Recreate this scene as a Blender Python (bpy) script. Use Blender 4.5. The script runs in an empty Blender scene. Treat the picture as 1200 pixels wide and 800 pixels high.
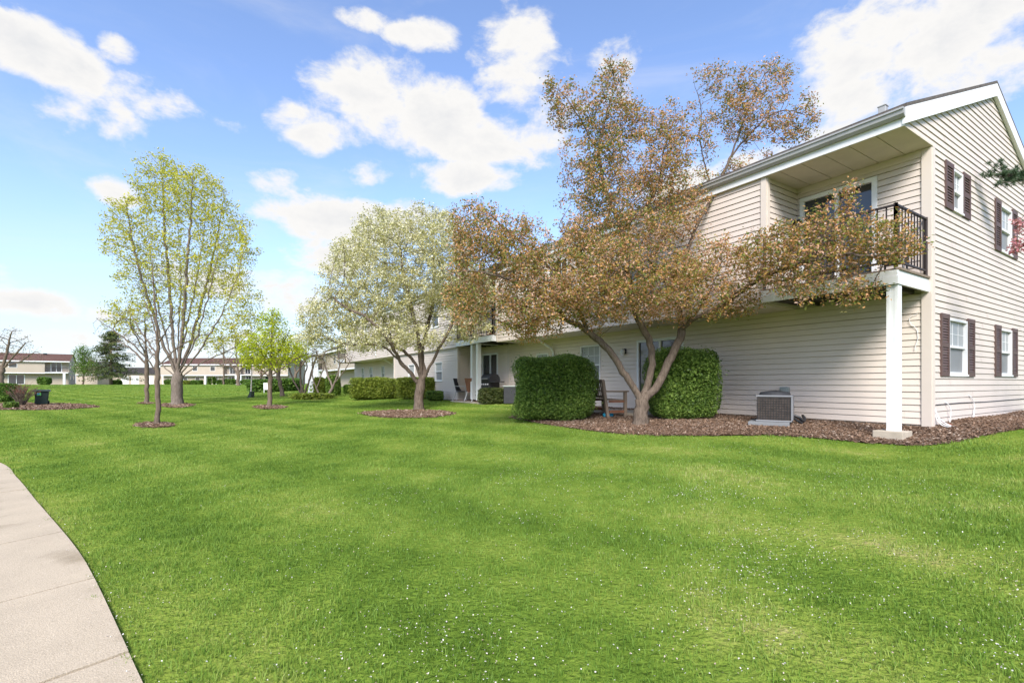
import bpy, math, random
import numpy as np
from mathutils import Vector

random.seed(7)
RNG = np.random.default_rng(7)
SC = bpy.context.scene
COL = SC.collection
F, CX, HY, EYE = 574.0, 600.0, 449.0, 1.3        # focal length in photo pixels, principal column, horizon row, eye height

# ------------------------------------------------------------------ frames and ground
UD = np.array([-0.5438, 0.8392])                  # along the long wall, away from the near corner
TD = np.array([0.8392, 0.5438])                   # into the building
CORNER = np.array([7.43, 8.70])

def sstep(a, b, x):
    t = np.clip((x - a) / (b - a), 0, 1)
    return t * t * (3 - 2 * t)

def ground(x, y):
    q = np.asarray(x) * TD[0] + np.asarray(y) * TD[1]
    qs = np.where(q < -3, -3 - 1.5 * (1 - np.exp((q + 3) / 1.5 * 0.6)), np.minimum(q, 12 + 0 * q))
    base = 0.047 * qs
    r = np.sqrt(np.asarray(x) ** 2 + np.asarray(y) ** 2)
    t = np.clip((r - 12) / 110.0, 0, 1)
    bump = 0.018 * np.sin(x * 0.55 + 1.3) * np.cos(y * 0.43) + 0.012 * np.sin(x * 1.3 + y * 0.9)
    bump = bump - 0.16 * np.exp(-((np.asarray(x) - 5.5) ** 2 + (np.asarray(y) - 6.9) ** 2) / 4.0)
    return base + (1.02 - base) * t + bump * np.clip(r / 4, 0, 1)

def W(px, py, Y):
    return np.array([(px - CX) / F * Y, Y, EYE + (HY - py) / F * Y])

def G(px, py):
    lo, hi = 1.2, 260.0
    for _ in range(60):
        Y = (lo + hi) / 2
        X = (px - CX) / F * Y
        row = HY + (EYE - float(ground(X, Y))) / Y * F
        if row > py: lo = Y
        else: hi = Y
    X = (px - CX) / F * lo
    return np.array([X, lo, float(ground(X, lo))])

# ------------------------------------------------------------------ objects
def tag(o, label=None, cat=None, group=None, kind=None):
    if label: o['label'] = label
    if cat: o['category'] = cat
    if group: o['group'] = group
    if kind: o['kind'] = kind
    return o

def thing(name, loc, label, cat, group=None):
    o = bpy.data.objects.new(name, None)
    o.empty_display_size = 0.2
    COL.objects.link(o)
    o.location = [float(c) for c in loc]
    o['base'] = [float(c) for c in loc]
    return tag(o, label, cat, group)

def base_of(o):
    while o.parent: o = o.parent
    return np.array(o['base'])

def link(name, me, mats, parent=None, origin=None):
    o = bpy.data.objects.new(name, me)
    COL.objects.link(o)
    for m in (mats if isinstance(mats, (list, tuple)) else [mats]):
        me.materials.append(m)
    if parent is not None:
        off = base_of(parent); o.parent = parent
    else:
        off = np.array(origin if origin is not None else (0, 0, 0), float)
        o.location = off; o['base'] = [float(c) for c in off]
    if np.any(off):
        n = len(me.vertices); co = np.empty(n * 3, np.float32)
        me.vertices.foreach_get('co', co)
        co = co.reshape(-1, 3) - off.astype(np.float32)
        me.vertices.foreach_set('co', co.ravel())
        me.update()
    return o

def np_mesh(name, V, Fc, attrs=None, smooth=False):
    """V (n,3); Fc: (m,k) array or list of arrays with equal k each; attrs {name: per-vertex float}"""
    me = bpy.data.meshes.new(name)
    V = np.asarray(V, np.float32)
    if not isinstance(Fc, list): Fc = [Fc]
    Fc = [np.asarray(f, np.int32) for f in Fc if len(f)]
    me.vertices.add(len(V)); me.vertices.foreach_set('co', V.ravel())
    nl = sum(f.size for f in Fc); nf = sum(len(f) for f in Fc)
    me.loops.add(nl); me.loops.foreach_set('vertex_index', np.concatenate([f.ravel() for f in Fc]))
    starts = []; p = 0
    for f in Fc:
        starts.append(p + np.arange(len(f)) * f.shape[1]); p += f.size
    me.polygons.add(nf); me.polygons.foreach_set('loop_start', np.concatenate(starts).astype(np.int32))
    me.polygons.foreach_set('use_smooth', np.full(nf, smooth, bool))
    if attrs:
        for k, a in attrs.items():
            at = me.attributes.new(k, 'FLOAT', 'POINT')
            at.data.foreach_set('value', np.asarray(a, np.float32))
    me.update(calc_edges=True)
    return me

class MB:
    def __init__(self): self.v = []; self.f = []; self.m = []; self.mi = 0
    def face(self, pts):
        i = len(self.v); self.v += [tuple(float(c) for c in p) for p in pts]
        self.f.append(tuple(range(i, i + len(pts)))); self.m.append(self.mi); return self
    def hexa(self, p):     # p: 8 points, bottom 0-3, top 4-7
        i = len(self.v); self.v += [tuple(float(c) for c in q) for q in p]
        for a in ((3, 2, 1, 0), (4, 5, 6, 7), (0, 1, 5, 4), (1, 2, 6, 5), (2, 3, 7, 6), (3, 0, 4, 7)):
            self.f.append(tuple(i + k for k in a)); self.m.append(self.mi)
        return self
    def box(self, c, d, rz=0.0, ax=None, ay=None):
        c = np.array(c, float); hx, hy, hz = d[0] / 2, d[1] / 2, d[2] / 2
        if ax is None:
            ax = np.array([math.cos(rz), math.sin(rz), 0]); ay = np.array([-math.sin(rz), math.cos(rz), 0])
        az = np.cross(ax, ay)
        p = [c + ax * sx * hx + ay * sy * hy + az * sz * hz for sz in (-1, 1) for sx, sy in ((-1, -1), (1, -1), (1, 1), (-1, 1))]
        return self.hexa(p)
    def bar(self, a, b, w, t):
        """box beam from a to b: width w (horizontal), thickness t"""
        a = np.array(a, float); b = np.array(b, float); d = b - a; L = np.linalg.norm(d); d /= L
        up = np.array([0, 0, 1.0]) if abs(d[2]) < 0.95 else np.array([0, 1.0, 0])
        s = np.cross(d, up); s /= np.linalg.norm(s); n = np.cross(s, d)
        return self.box((a + b) / 2, (L, w, t), ax=d, ay=s)
    def tube(self, pts, r, n=8, cap=True):
        pts = [np.array(p, float) for p in pts]; rs = r if isinstance(r, (list, tuple)) else [r] * len(pts)
        i0 = len(self.v); prev = None
        for k, p in enumerate(pts):
            d = pts[min(k + 1, len(pts) - 1)] - pts[max(k - 1, 0)]; d /= (np.linalg.norm(d) + 1e-9)
            if prev is None:
                s = np.cross(d, [0, 0, 1.0]) if abs(d[2]) < 0.95 else np.cross(d, [1.0, 0, 0])
            else:
                s = prev - d * np.dot(prev, d)
            s /= np.linalg.norm(s); prev = s; t = np.cross(d, s)
            for j in range(n):
                a = 2 * math.pi * j / n
                self.v.append(tuple(p + rs[k] * (math.cos(a) * s + math.sin(a) * t)))
        for k in range(len(pts) - 1):
            for j in range(n):
                a = i0 + k * n + j; b = i0 + k * n + (j + 1) % n
                self.f.append((a, b, b + n, a + n)); self.m.append(self.mi)
        if cap:
            self.f.append(tuple(i0 + j for j in reversed(range(n)))); self.m.append(self.mi)
            e = i0 + (len(pts) - 1) * n
            self.f.append(tuple(e + j for j in range(n))); self.m.append(self.mi)
        return self
    def lathe(self, c, prof, n=16):   # prof: (r, z)
        c = np.array(c, float)
        return self.tube([c + [0, 0, z] for r, z in prof], [max(r, 1e-4) for r, z in prof], n)
    def build(self, name, mats, parent=None, origin=None, smooth=False, bevel=0):
        me = bpy.data.meshes.new(name); me.from_pydata(self.v, [], self.f)
        me.polygons.foreach_set('material_index', self.m)
        if smooth: me.polygons.foreach_set('use_smooth', [True] * len(self.f))
        me.update()
        o = link(name, me, mats, parent, origin)
        if bevel:
            md = o.modifiers.new('bevel', 'BEVEL'); md.width = bevel; md.segments = 2; md.limit_method = 'ANGLE'
        return o

class Fr:     # a vertical wall frame: s along, o outwards, z up
    def __init__(s, org, al, nm): s.org = np.array(org, float); s.al = np.array(al, float); s.nm = np.array(nm, float)
    def __call__(s, a, o, z):
        p = s.org + s.al * a + s.nm * o
        return np.array([p[0], p[1], z])
    def box(s, mb, a0, a1, o0, o1, z0, z1):
        return mb.hexa([s(a, o, z) for z in (z0, z1) for a, o in ((a0, o0), (a1, o0), (a1, o1), (a0, o1))])

# ------------------------------------------------------------------ materials
def mat(name, col, rough=0.7, var=0.12, scale=3.0, bump=0.0, bscale=60.0, metal=0.0, spec=0.4, stretch=None):
    m = bpy.data.materials.new(name); m.use_nodes = True
    nt = m.node_tree; N = nt.nodes; L = nt.links
    b = N['Principled BSDF']; b.inputs['Roughness'].default_value = rough; b.inputs['Metallic'].default_value = metal
    b.inputs['Specular IOR Level'].default_value = spec
    geo = N.new('ShaderNodeNewGeometry')
    src = geo.outputs['Position']
    if stretch:
        mp = N.new('ShaderNodeMapping'); mp.inputs['Scale'].default_value = stretch
        L.new(src, mp.inputs['Vector']); src = mp.outputs['Vector']
    nz = N.new('ShaderNodeTexNoise'); nz.inputs['Scale'].default_value = scale; nz.inputs['Detail'].default_value = 6; nz.inputs['Roughness'].default_value = 0.65
    L.new(src, nz.inputs['Vector'])
    rp = N.new('ShaderNodeValToRGB'); e = rp.color_ramp.elements
    c = np.array(col)
    e[0].position = 0.25; e[1].position = 0.75
    e[0].color = (*np.clip(c * (1 - var), 0, 1), 1); e[1].color = (*np.clip(c * (1 + var), 0, 1), 1)
    L.new(nz.outputs['Fac'], rp.inputs['Fac']); L.new(rp.outputs['Color'], b.inputs['Base Color'])
    if bump:
        n2 = N.new('ShaderNodeTexNoise'); n2.inputs['Scale'].default_value = bscale; n2.inputs['Detail'].default_value = 4
        L.new(src, n2.inputs['Vector'])
        bp = N.new('ShaderNodeBump'); bp.inputs['Strength'].default_value = bump; bp.inputs['Distance'].default_value = 0.02
        L.new(n2.outputs['Fac'], bp.inputs['Height']); L.new(bp.outputs['Normal'], b.inputs['Normal'])
    return m

def leaf_mat(name, stops, trans=0.35, rough=0.55, clump=1.2, hueclump=0.35):
    """stops: [(pos, colour)] over a per-leaf random value shifted by a slow noise"""
    m = bpy.data.materials.new(name); m.use_nodes = True
    nt = m.node_tree; N = nt.nodes; L = nt.links
    b = N['Principled BSDF']; out = N['Material Output']; b.inputs['Roughness'].default_value = rough
    b.inputs['Specular IOR Level'].default_value = 0.3
    at = N.new('ShaderNodeAttribute'); at.attribute_name = 'rnd'
    geo = N.new('ShaderNodeNewGeometry')
    nz = N.new('ShaderNodeTexNoise'); nz.inputs['Scale'].default_value = clump; nz.inputs['Detail'].default_value = 2
    L.new(geo.outputs['Position'], nz.inputs['Vector'])
    ma = N.new('ShaderNodeMath'); ma.operation = 'SUBTRACT'; ma.inputs[1].default_value = 0.5; L.new(nz.outputs['Fac'], ma.inputs[0])
    mm = N.new('ShaderNodeMath'); mm.operation = 'MULTIPLY_ADD'; mm.inputs[1].default_value = hueclump * 2
    L.new(ma.outputs[0], mm.inputs[0]); L.new(at.outputs['Fac'], mm.inputs[2])
    rp = N.new('ShaderNodeValToRGB'); cr = rp.color_ramp
    while len(cr.elements) < len(stops): cr.elements.new(0.5)
    for e, (p, c) in zip(cr.elements, stops): e.position = p; e.color = (*c, 1)
    L.new(mm.outputs[0], rp.inputs['Fac']); L.new(rp.outputs['Color'], b.inputs['Base Color'])
    tr = N.new('ShaderNodeBsdfTranslucent'); L.new(rp.outputs['Color'], tr.inputs['Color'])
    mx = N.new('ShaderNodeMixShader'); mx.inputs[0].default_value = trans
    L.new(b.outputs[0], mx.inputs[1]); L.new(tr.outputs[0], mx.inputs[2]); L.new(mx.outputs[0], out.inputs['Surface'])
    return m

def glass_mat(name, col=(0.03, 0.035, 0.04), rough=0.03):
    m = mat(name, col, rough, 0.3, 0.7, spec=0.9); return m

M = {}
def build_mats():
    M['siding'] = mat('vinyl_siding', (0.575, 0.50, 0.44), 0.55, 0.06, 0.9, stretch=(1, 1, 0.25))
    M['siding_lifted'] = mat('vinyl_siding_shade_lift', (0.665, 0.575, 0.495), 0.6, 0.06, 0.9)  # same siding in a lighter colour, fill light painted in for the shaded lower wall
    M['trim'] = mat('cream_trim', (0.585, 0.51, 0.44), 0.5, 0.04, 1.5)
    M['white'] = mat('white_paint', (0.71, 0.71, 0.70), 0.5, 0.06, 2.5)
    M['gutter'] = mat('gutter_aluminium', (0.36, 0.355, 0.345), 0.5, 0.12, 3, metal=0.2)
    M['soffit'] = mat('soffit_panel', (0.60, 0.53, 0.44), 0.7, 0.1, 2.0)
    M['roof'] = mat('asphalt_shingle', (0.10, 0.085, 0.075), 0.9, 0.4, 9, 0.6, 40)
    M['roof_red'] = mat('red_brown_shingle', (0.20, 0.11, 0.085), 0.9, 0.25, 4, 0.5, 30)
    M['shutter'] = mat('brown_shutter', (0.095, 0.058, 0.05), 0.6, 0.12, 5)
    M['rail'] = mat('dark_bronze_metal', (0.04, 0.03, 0.028), 0.5, 0.2, 8, metal=0.3)
    M['black'] = mat('black_enamel', (0.018, 0.018, 0.02), 0.45, 0.3, 10)
    M['darkgrey'] = mat('dark_grey_plastic', (0.04, 0.041, 0.045), 0.6, 0.2, 6, spec=0.2)
    M['glass'] = glass_mat('window_glass')
    M['blind'] = mat('pale_blind', (0.30, 0.31, 0.31), 0.35, 0.08, 2, spec=0.7)
    M['screen'] = mat('insect_screen', (0.19, 0.195, 0.20), 0.5, 0.1, 3)
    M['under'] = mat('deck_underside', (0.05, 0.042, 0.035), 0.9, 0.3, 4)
    M['deckwood'] = mat('weathered_deck_wood', (0.20, 0.155, 0.115), 0.85, 0.3, 6, 0.4, 40)
    M['concrete'] = mat('foundation_concrete', (0.42, 0.36, 0.28), 0.9, 0.15, 5, 0.4, 80)
    M['pad'] = mat('grey_pad', (0.18, 0.185, 0.19), 0.8, 0.1, 6, 0.2, 60)
    M['wood'] = mat('weathered_teak', (0.22, 0.165, 0.12), 0.8, 0.3, 7, 0.3, 50)
    M['woodred'] = mat('reddish_wood', (0.20, 0.085, 0.045), 0.75, 0.3, 7)
    M['coil'] = mat('condenser_coil', (0.055, 0.042, 0.034), 0.7, 0.6, 12, 0.3, 150)
    M['acwhite'] = mat('grey_white_enamel', (0.20, 0.205, 0.215), 0.45, 0.06, 4)
    M['mulch'] = mat('wood_mulch', (0.13, 0.08, 0.05), 0.95, 0.55, 14, 0.9, 45)
    M['chip'] = leaf_mat('bark_chip', [(0.0, (0.06, 0.034, 0.02)), (0.5, (0.155, 0.092, 0.055)), (0.86, (0.26, 0.17, 0.115)), (1.0, (0.40, 0.32, 0.25))], 0.0, 0.9, 1.0, 0.1)
    M['bark'] = bark_mat('crabapple_bark', (0.065, 0.047, 0.035), (0.20, 0.155, 0.118), 14)
    M['bark_grey'] = bark_mat('grey_bark', (0.09, 0.07, 0.055), (0.235, 0.19, 0.155), 10)
    M['bark_far'] = bark_mat('brown_grey_bark', (0.095, 0.07, 0.052), (0.20, 0.152, 0.115), 8)
    M['stucco'] = mat('far_cream_wall', (0.42, 0.355, 0.285), 0.8, 0.05, 0.5)
    M['bin'] = mat('dark_green_bin', (0.018, 0.032, 0.026), 0.45, 0.25, 4)
    M['grnlogo'] = mat('green_sticker', (0.08, 0.35, 0.08), 0.5, 0.1, 4)
    M['blulogo'] = mat('blue_sticker', (0.05, 0.2, 0.45), 0.5, 0.1, 4)
    M['bluecloth'] = mat('blue_plastic', (0.03, 0.32, 0.50), 0.5, 0.1, 4)
    M['redcable'] = mat('red_cable', (0.42, 0.12, 0.07), 0.5, 0.1, 4)
    M['tan'] = mat('tan_plastic', (0.5, 0.38, 0.22), 0.6, 0.1, 4)
    M['greybox'] = mat('grey_green_box', (0.27, 0.30, 0.28), 0.6, 0.1, 6)
    M['shade'] = mat('lamp_glass', (0.75, 0.74, 0.70), 0.3, 0.05, 4)
    M['pot'] = mat('terracotta', (0.38, 0.16, 0.09), 0.8, 0.15, 6)

def bark_mat(name, c0, c1, scale):
    m = bpy.data.materials.new(name); m.use_nodes = True
    nt = m.node_tree; N = nt.nodes; L = nt.links; b = N['Principled BSDF']; b.inputs['Roughness'].default_value = 0.9
    b.inputs['Specular IOR Level'].default_value = 0.2
    geo = N.new('ShaderNodeNewGeometry'); mp = N.new('ShaderNodeMapping'); mp.inputs['Scale'].default_value = (1, 1, 0.22)
    L.new(geo.outputs['Position'], mp.inputs['Vector'])
    nz = N.new('ShaderNodeTexNoise'); nz.inputs['Scale'].default_value = scale * 2.2; nz.inputs['Detail'].default_value = 8; nz.inputs['Roughness'].default_value = 0.7
    L.new(mp.outputs['Vector'], nz.inputs['Vector'])
    rp = N.new('ShaderNodeValToRGB'); e = rp.color_ramp.elements; e[0].position = 0.32; e[1].position = 0.68
    e[0].color = (*c0, 1); e[1].color = (*c1, 1)
    L.new(nz.outputs['Fac'], rp.inputs['Fac']); L.new(rp.outputs['Color'], b.inputs['Base Color'])
    bp = N.new('ShaderNodeBump'); bp.inputs['Strength'].default_value = 0.9; bp.inputs['Distance'].default_value = 0.03
    L.new(nz.outputs['Fac'], bp.inputs['Height']); L.new(bp.outputs['Normal'], b.inputs['Normal'])
    return m
# ================================================================== main building
ZG = 0.52             # ground level at the wall
ZS = 0.56             # bottom of the siding
ZO = 2.92             # bottom of the upper storey
ZD = 3.20             # balcony floor
ZE = 5.50             # soffit level
LEN = 37.3
FP0 = Fr(CORNER, UD, -TD)
FP1 = Fr(CORNER - 1.2 * TD, UD, -TD)
FGB = Fr(CORNER, TD, -UD)

def siding(fr, s0f, s1f, z0, z1, openings=(), e=0.118, mb=None, seam=3.66, r=None):
    """lapped clapboards: each course leans out at its foot and has an under-face"""
    mb = mb or MB(); r = r or random.Random(int(abs(z0 * 991 + s0f(z0) * 77)) + 3)
    n = int(math.ceil((z1 - z0) / e - 1e-6))
    for k in range(n):
        zb = z0 + k * e; zt = min(zb + e, z1)
        off = lambda z: 0.020 - 0.014 * (z - zb) / e
        zg = zt - 0.014 if k < n - 1 else zt
        cuts = sorted({zb, zt, zg} | {z for o in openings for z in (o[2], o[3]) if zb + 1e-4 < z < zt - 1e-4})
        shift = r.uniform(0, seam)
        for a, b in zip(cuts, cuts[1:]):
            lo, hi = min(s0f(a), s0f(b)), max(s1f(a), s1f(b))
            iv = [(lo, hi)]
            for (o0, o1, oz0, oz1) in openings:
                if oz0 <= a + 1e-4 and oz1 >= b - 1e-4:
                    nv = []
                    for (i0, i1) in iv:
                        if o1 <= i0 or o0 >= i1: nv.append((i0, i1)); continue
                        if o0 > i0: nv.append((i0, o0))
                        if o1 < i1: nv.append((o1, i1))
                    iv = nv
            for (i0, i1) in iv:
                pts = [i0] + [q for q in np.arange(lo + shift, hi, seam) if i0 + 0.05 < q < i1 - 0.05] + [i1]
                for j, (p, q) in enumerate(zip(pts, pts[1:])):
                    d = 0.0022 * ((j + k) % 2) if len(pts) > 2 else 0.0
                    l = lambda z: max(p, s0f(z)) if p == lo else p
                    h = lambda z: min(q, s1f(z)) if q == hi else q
                    la, lb, ha, hb = l(a), l(b), h(a), h(b)
                    if ha - la < 1e-3 and hb - lb < 1e-3: continue
                    dp = -0.020 if a >= zg - 1e-6 else 0.0
                    if dp: mb.face([fr(la, off(a) + d, a), fr(ha, off(a) + d, a), fr(ha, off(a) + dp, a), fr(la, off(a) + dp, a)])
                    mb.face([fr(la, off(a) + d + dp, a), fr(ha, off(a) + d + dp, a), fr(hb, off(b) + d + dp, b), fr(lb, off(b) + d + dp, b)])
                    if a == zb:
                        mb.face([fr(la, -0.016, a), fr(ha, -0.016, a), fr(ha, off(a) + d, a), fr(la, off(a) + d, a)])
    return mb

def const(v): return lambda z: v

def window(root, fr, s0, s1, z0, z1, grid=True, blind=True, name='window', gl='glass', fw=0.042):
    """double-hung window: white frame with meeting rail, panes set back, grille between the panes"""
    mb = MB()
    for a, b, c, d in ((s0, s0 + fw, z0, z1), (s1 - fw, s1, z0, z1), (s0 + fw, s1 - fw, z1 - fw, z1), (s0 + fw, s1 - fw, z0, z0 + fw)):
        fr.box(mb, a, b, -0.06, 0.034, c, d)
    zm = (z0 + z1) / 2
    fr.box(mb, s0 + fw, s1 - fw, -0.05, 0.012, zm - 0.022, zm + 0.022)
    f = mb.build(name, M['white'], root)
    p = MB(); fr.box(p, s0 + fw, s1 - fw, -0.05, -0.022, zm + 0.022, z1 - fw); p.build('pane', M['blind'] if blind else M[gl], f)
    p = MB(); fr.box(p, s0 + fw, s1 - fw, -0.058, -0.036, z0 + fw, zm - 0.022); p.build('pane', M['screen'] if blind else M[gl], f)
    if grid:
        g = MB(); w = (s1 - s0 - 2 * fw)
        for k in (1, 2):
            a = s0 + fw + w * k / 3; fr.box(g, a - 0.006, a + 0.006, -0.024, -0.016, zm + 0.022, z1 - fw)
        a = (zm + z1 - fw) / 2; fr.box(g, s0 + fw, s1 - fw, -0.0245, -0.0165, a - 0.006, a + 0.006)
        g.build('muntin', M['white'], f)
    sl = MB(); fr.box(sl, s0 - 0.02, s1 + 0.02, 0.0, 0.05, z0 - 0.035, z0 - 0.001); sl.build('sill', M['white'], f)
    return f

def shutter(root, fr, s0, s1, z0, z1):
    mb = MB(); w = 0.05; zm = (z0 + z1) / 2
    fr.box(mb, s0, s0 + w, 0.012, 0.045, z0, z1); fr.box(mb, s1 - w, s1, 0.012, 0.045, z0, z1)
    for a, b in ((z0, z0 + 0.09), (zm - 0.04, zm + 0.04), (z1 - 0.09, z1)): fr.box(mb, s0 + w, s1 - w, 0.012, 0.043, a, b)
    fr.box(mb, s0 + w, s1 - w, 0.010, 0.018, z0 + 0.09, z1 - 0.09)
    for lo, hi in ((z0 + 0.09, zm - 0.04), (zm + 0.04, z1 - 0.09)):
        n = int((hi - lo) / 0.045)
        for k in range(n):
            z = lo + (k + 0.15) * (hi - lo) / n; h = (hi - lo) / n * 0.8
            mb.hexa([fr(a, o, zz) for zz, oo in ((z, (0.018, 0.038)), (z + h, (0.018, 0.024))) for a, o in ((s0 + w, oo[0]), (s1 - w, oo[0]), (s1 - w, oo[1]), (s0 + w, oo[1]))])
    return mb.build('shutter', M['shutter'], root)

def sliding_door(root, fr, s0, s1, z0, z1, fw=0.07):
    mb = MB(); sm = (s0 + s1) / 2
    for a, b, c, d in ((s0, s0 + fw, z0, z1), (s1 - fw, s1, z0, z1), (s0 + fw, s1 - fw, z1 - fw, z1), (s0 + fw, s1 - fw, z0, z0 + 0.05)):
        fr.box(mb, a, b, -0.07, 0.04, c, d)
    fr.box(mb, sm - 0.035, sm + 0.035, -0.06, 0.015, z0 + 0.05, z1 - fw)
    f = mb.build('sliding_door', M['white'], root)
    p = MB(); fr.box(p, s0 + fw, sm - 0.035, -0.06, -0.03, z0 + 0.05, z1 - fw); p.build('pane', M['glass'], f)
    p = MB(); fr.box(p, sm + 0.035, s1 - fw, -0.045, -0.012, z0 + 0.05, z1 - fw); p.build('pane', M['glass'], f)
    h = MB(); fr.box(h, sm + 0.05, sm + 0.075, -0.012, 0.03, (z0 + z1) / 2 - 0.12, (z0 + z1) / 2 + 0.12); h.build('handle', M['black'], f)
    return f

def corner_board(root, pts, z0, z1, w=0.10, frs=None):
    mb = MB()
    for fr, a0, a1 in frs: fr.box(mb, a0, a1, 0.0, 0.026, z0, z1)
    return mb.build('corner_board', M['trim'], root)

def railing(parent, a, b, z, h=1.02, step=0.125, posts=True):
    a = np.array(a); b = np.array(b); mb = MB(); d = b - a; L = np.linalg.norm(d[:2])
    A = lambda t, zz: np.array([a[0] + d[0] * t, a[1] + d[1] * t, zz])
    mb.bar(A(0, z + h), A(1, z + h), 0.045, 0.03); mb.bar(A(0, z + 0.10), A(1, z + 0.10), 0.03, 0.03)
    n = max(2, int(L / step))
    for k in range(1, n): mb.bar(A(k / n, z + 0.115), A(k / n, z + h - 0.015), 0.016, 0.016)
    if posts:
        for t in (0, 1): mb.bar(A(t, z), A(t, z + h + 0.03), 0.042, 0.042)
    return mb.build('railing', M['rail'], parent)

def roof_part(root, s0, s1):
    # eave line out at 1.33 (o from FP0), ridge at t = 3.55
    eo, ez, rt, rz, th = 1.30, 5.78, 3.55, 7.76, 0.06
    mb = MB()
    for (o0, z0, o1, z1) in ((eo, ez, -rt, rz), (-(2 * rt + eo), ez, -rt, rz)):
        mb.hexa([FP0(s, o, z + dz) for dz in (0, th) for s, o, z in ((s0, o0, z0), (s1, o0, z0), (s1, o1, z1), (s0, o1, z1))])
    rf = mb.build('roof', M['roof'], root)
    # vents
    v = MB(); v.box(FP0(0.35, 1.0, 5.97), (0.11, 0.11, 0.18), ax=np.append(UD, 0), ay=np.append(TD, 0))
    v.box(FP0(0.35, 1.0, 6.065), (0.13, 0.13, 0.02), ax=np.append(UD, 0), ay=np.append(TD, 0)); v.build('roof_vent', M['gutter'], rf, bevel=0.006)
    # rake boards on both gables
    for sg, sx in ((-1, s0), (1, s1)):
        for side in (1, -1):
            rb = MB()
            oe = eo if side == 1 else -(2 * rt + eo)
            a, b = sx, sx - sg * 0.066
            pts = []
            for s in (a, b):
                pts.append([FP0(s, oe, ez - 0.27), FP0(s, -rt, rz - 0.27), FP0(s, -rt, rz - 0.004), FP0(s, oe, ez - 0.004)])
            rb.hexa(pts[0] + pts[1]); rb.build('rake_board', M['white'], root)
    # fascia and gutter along the front eave
    fb = MB(); FP0.box(fb, s0 + 0.04, s1 - 0.04, 1.262, 1.285, ZE - 0.01, ez - 0.02); fb.build('fascia', M['white'], root)
    g = MB()
    prof = [(1.287, 5.62), (1.34, 5.62), (1.375, 5.66), (1.385, 5.72), (1.405, 5.725), (1.405, 5.755), (1.39, 5.755), (1.375, 5.73), (1.365, 5.665), (1.335, 5.632), (1.30, 5.632), (1.30, 5.755), (1.287, 5.755)]
    for (o0, z0), (o1, z1) in zip(prof, prof[1:] + prof[:1]):
        g.face([FP0(s0 + 0.02, o0, z0), FP0(s1, o0, z0), FP0(s1, o1, z1), FP0(s0 + 0.02, o1, z1)])
    for s in (s0 + 0.02, s1): g.face([FP0(s, o, z) for o, z in prof[:6]] + [FP0(s, 1.287, 5.755)])
    g.build('gutter', M['gutter'], root)
    # soffit in panels with dark seams
    sf = MB(); st = 0.41; s = s0 + 0.05
    while s < s1 - 0.1:
        FP0.box(sf, s, min(s + st - 0.014, s1), 0.0, 1.26, ZE - 0.008, ZE + 0.01); s += st
    FP0.box(sf, s0 + 0.05, s1 - 0.05, 0.0, 1.26, ZE + 0.012, ZE + 0.02)
    sf.build('soffit', M['soffit'], root)
    return rf

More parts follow.
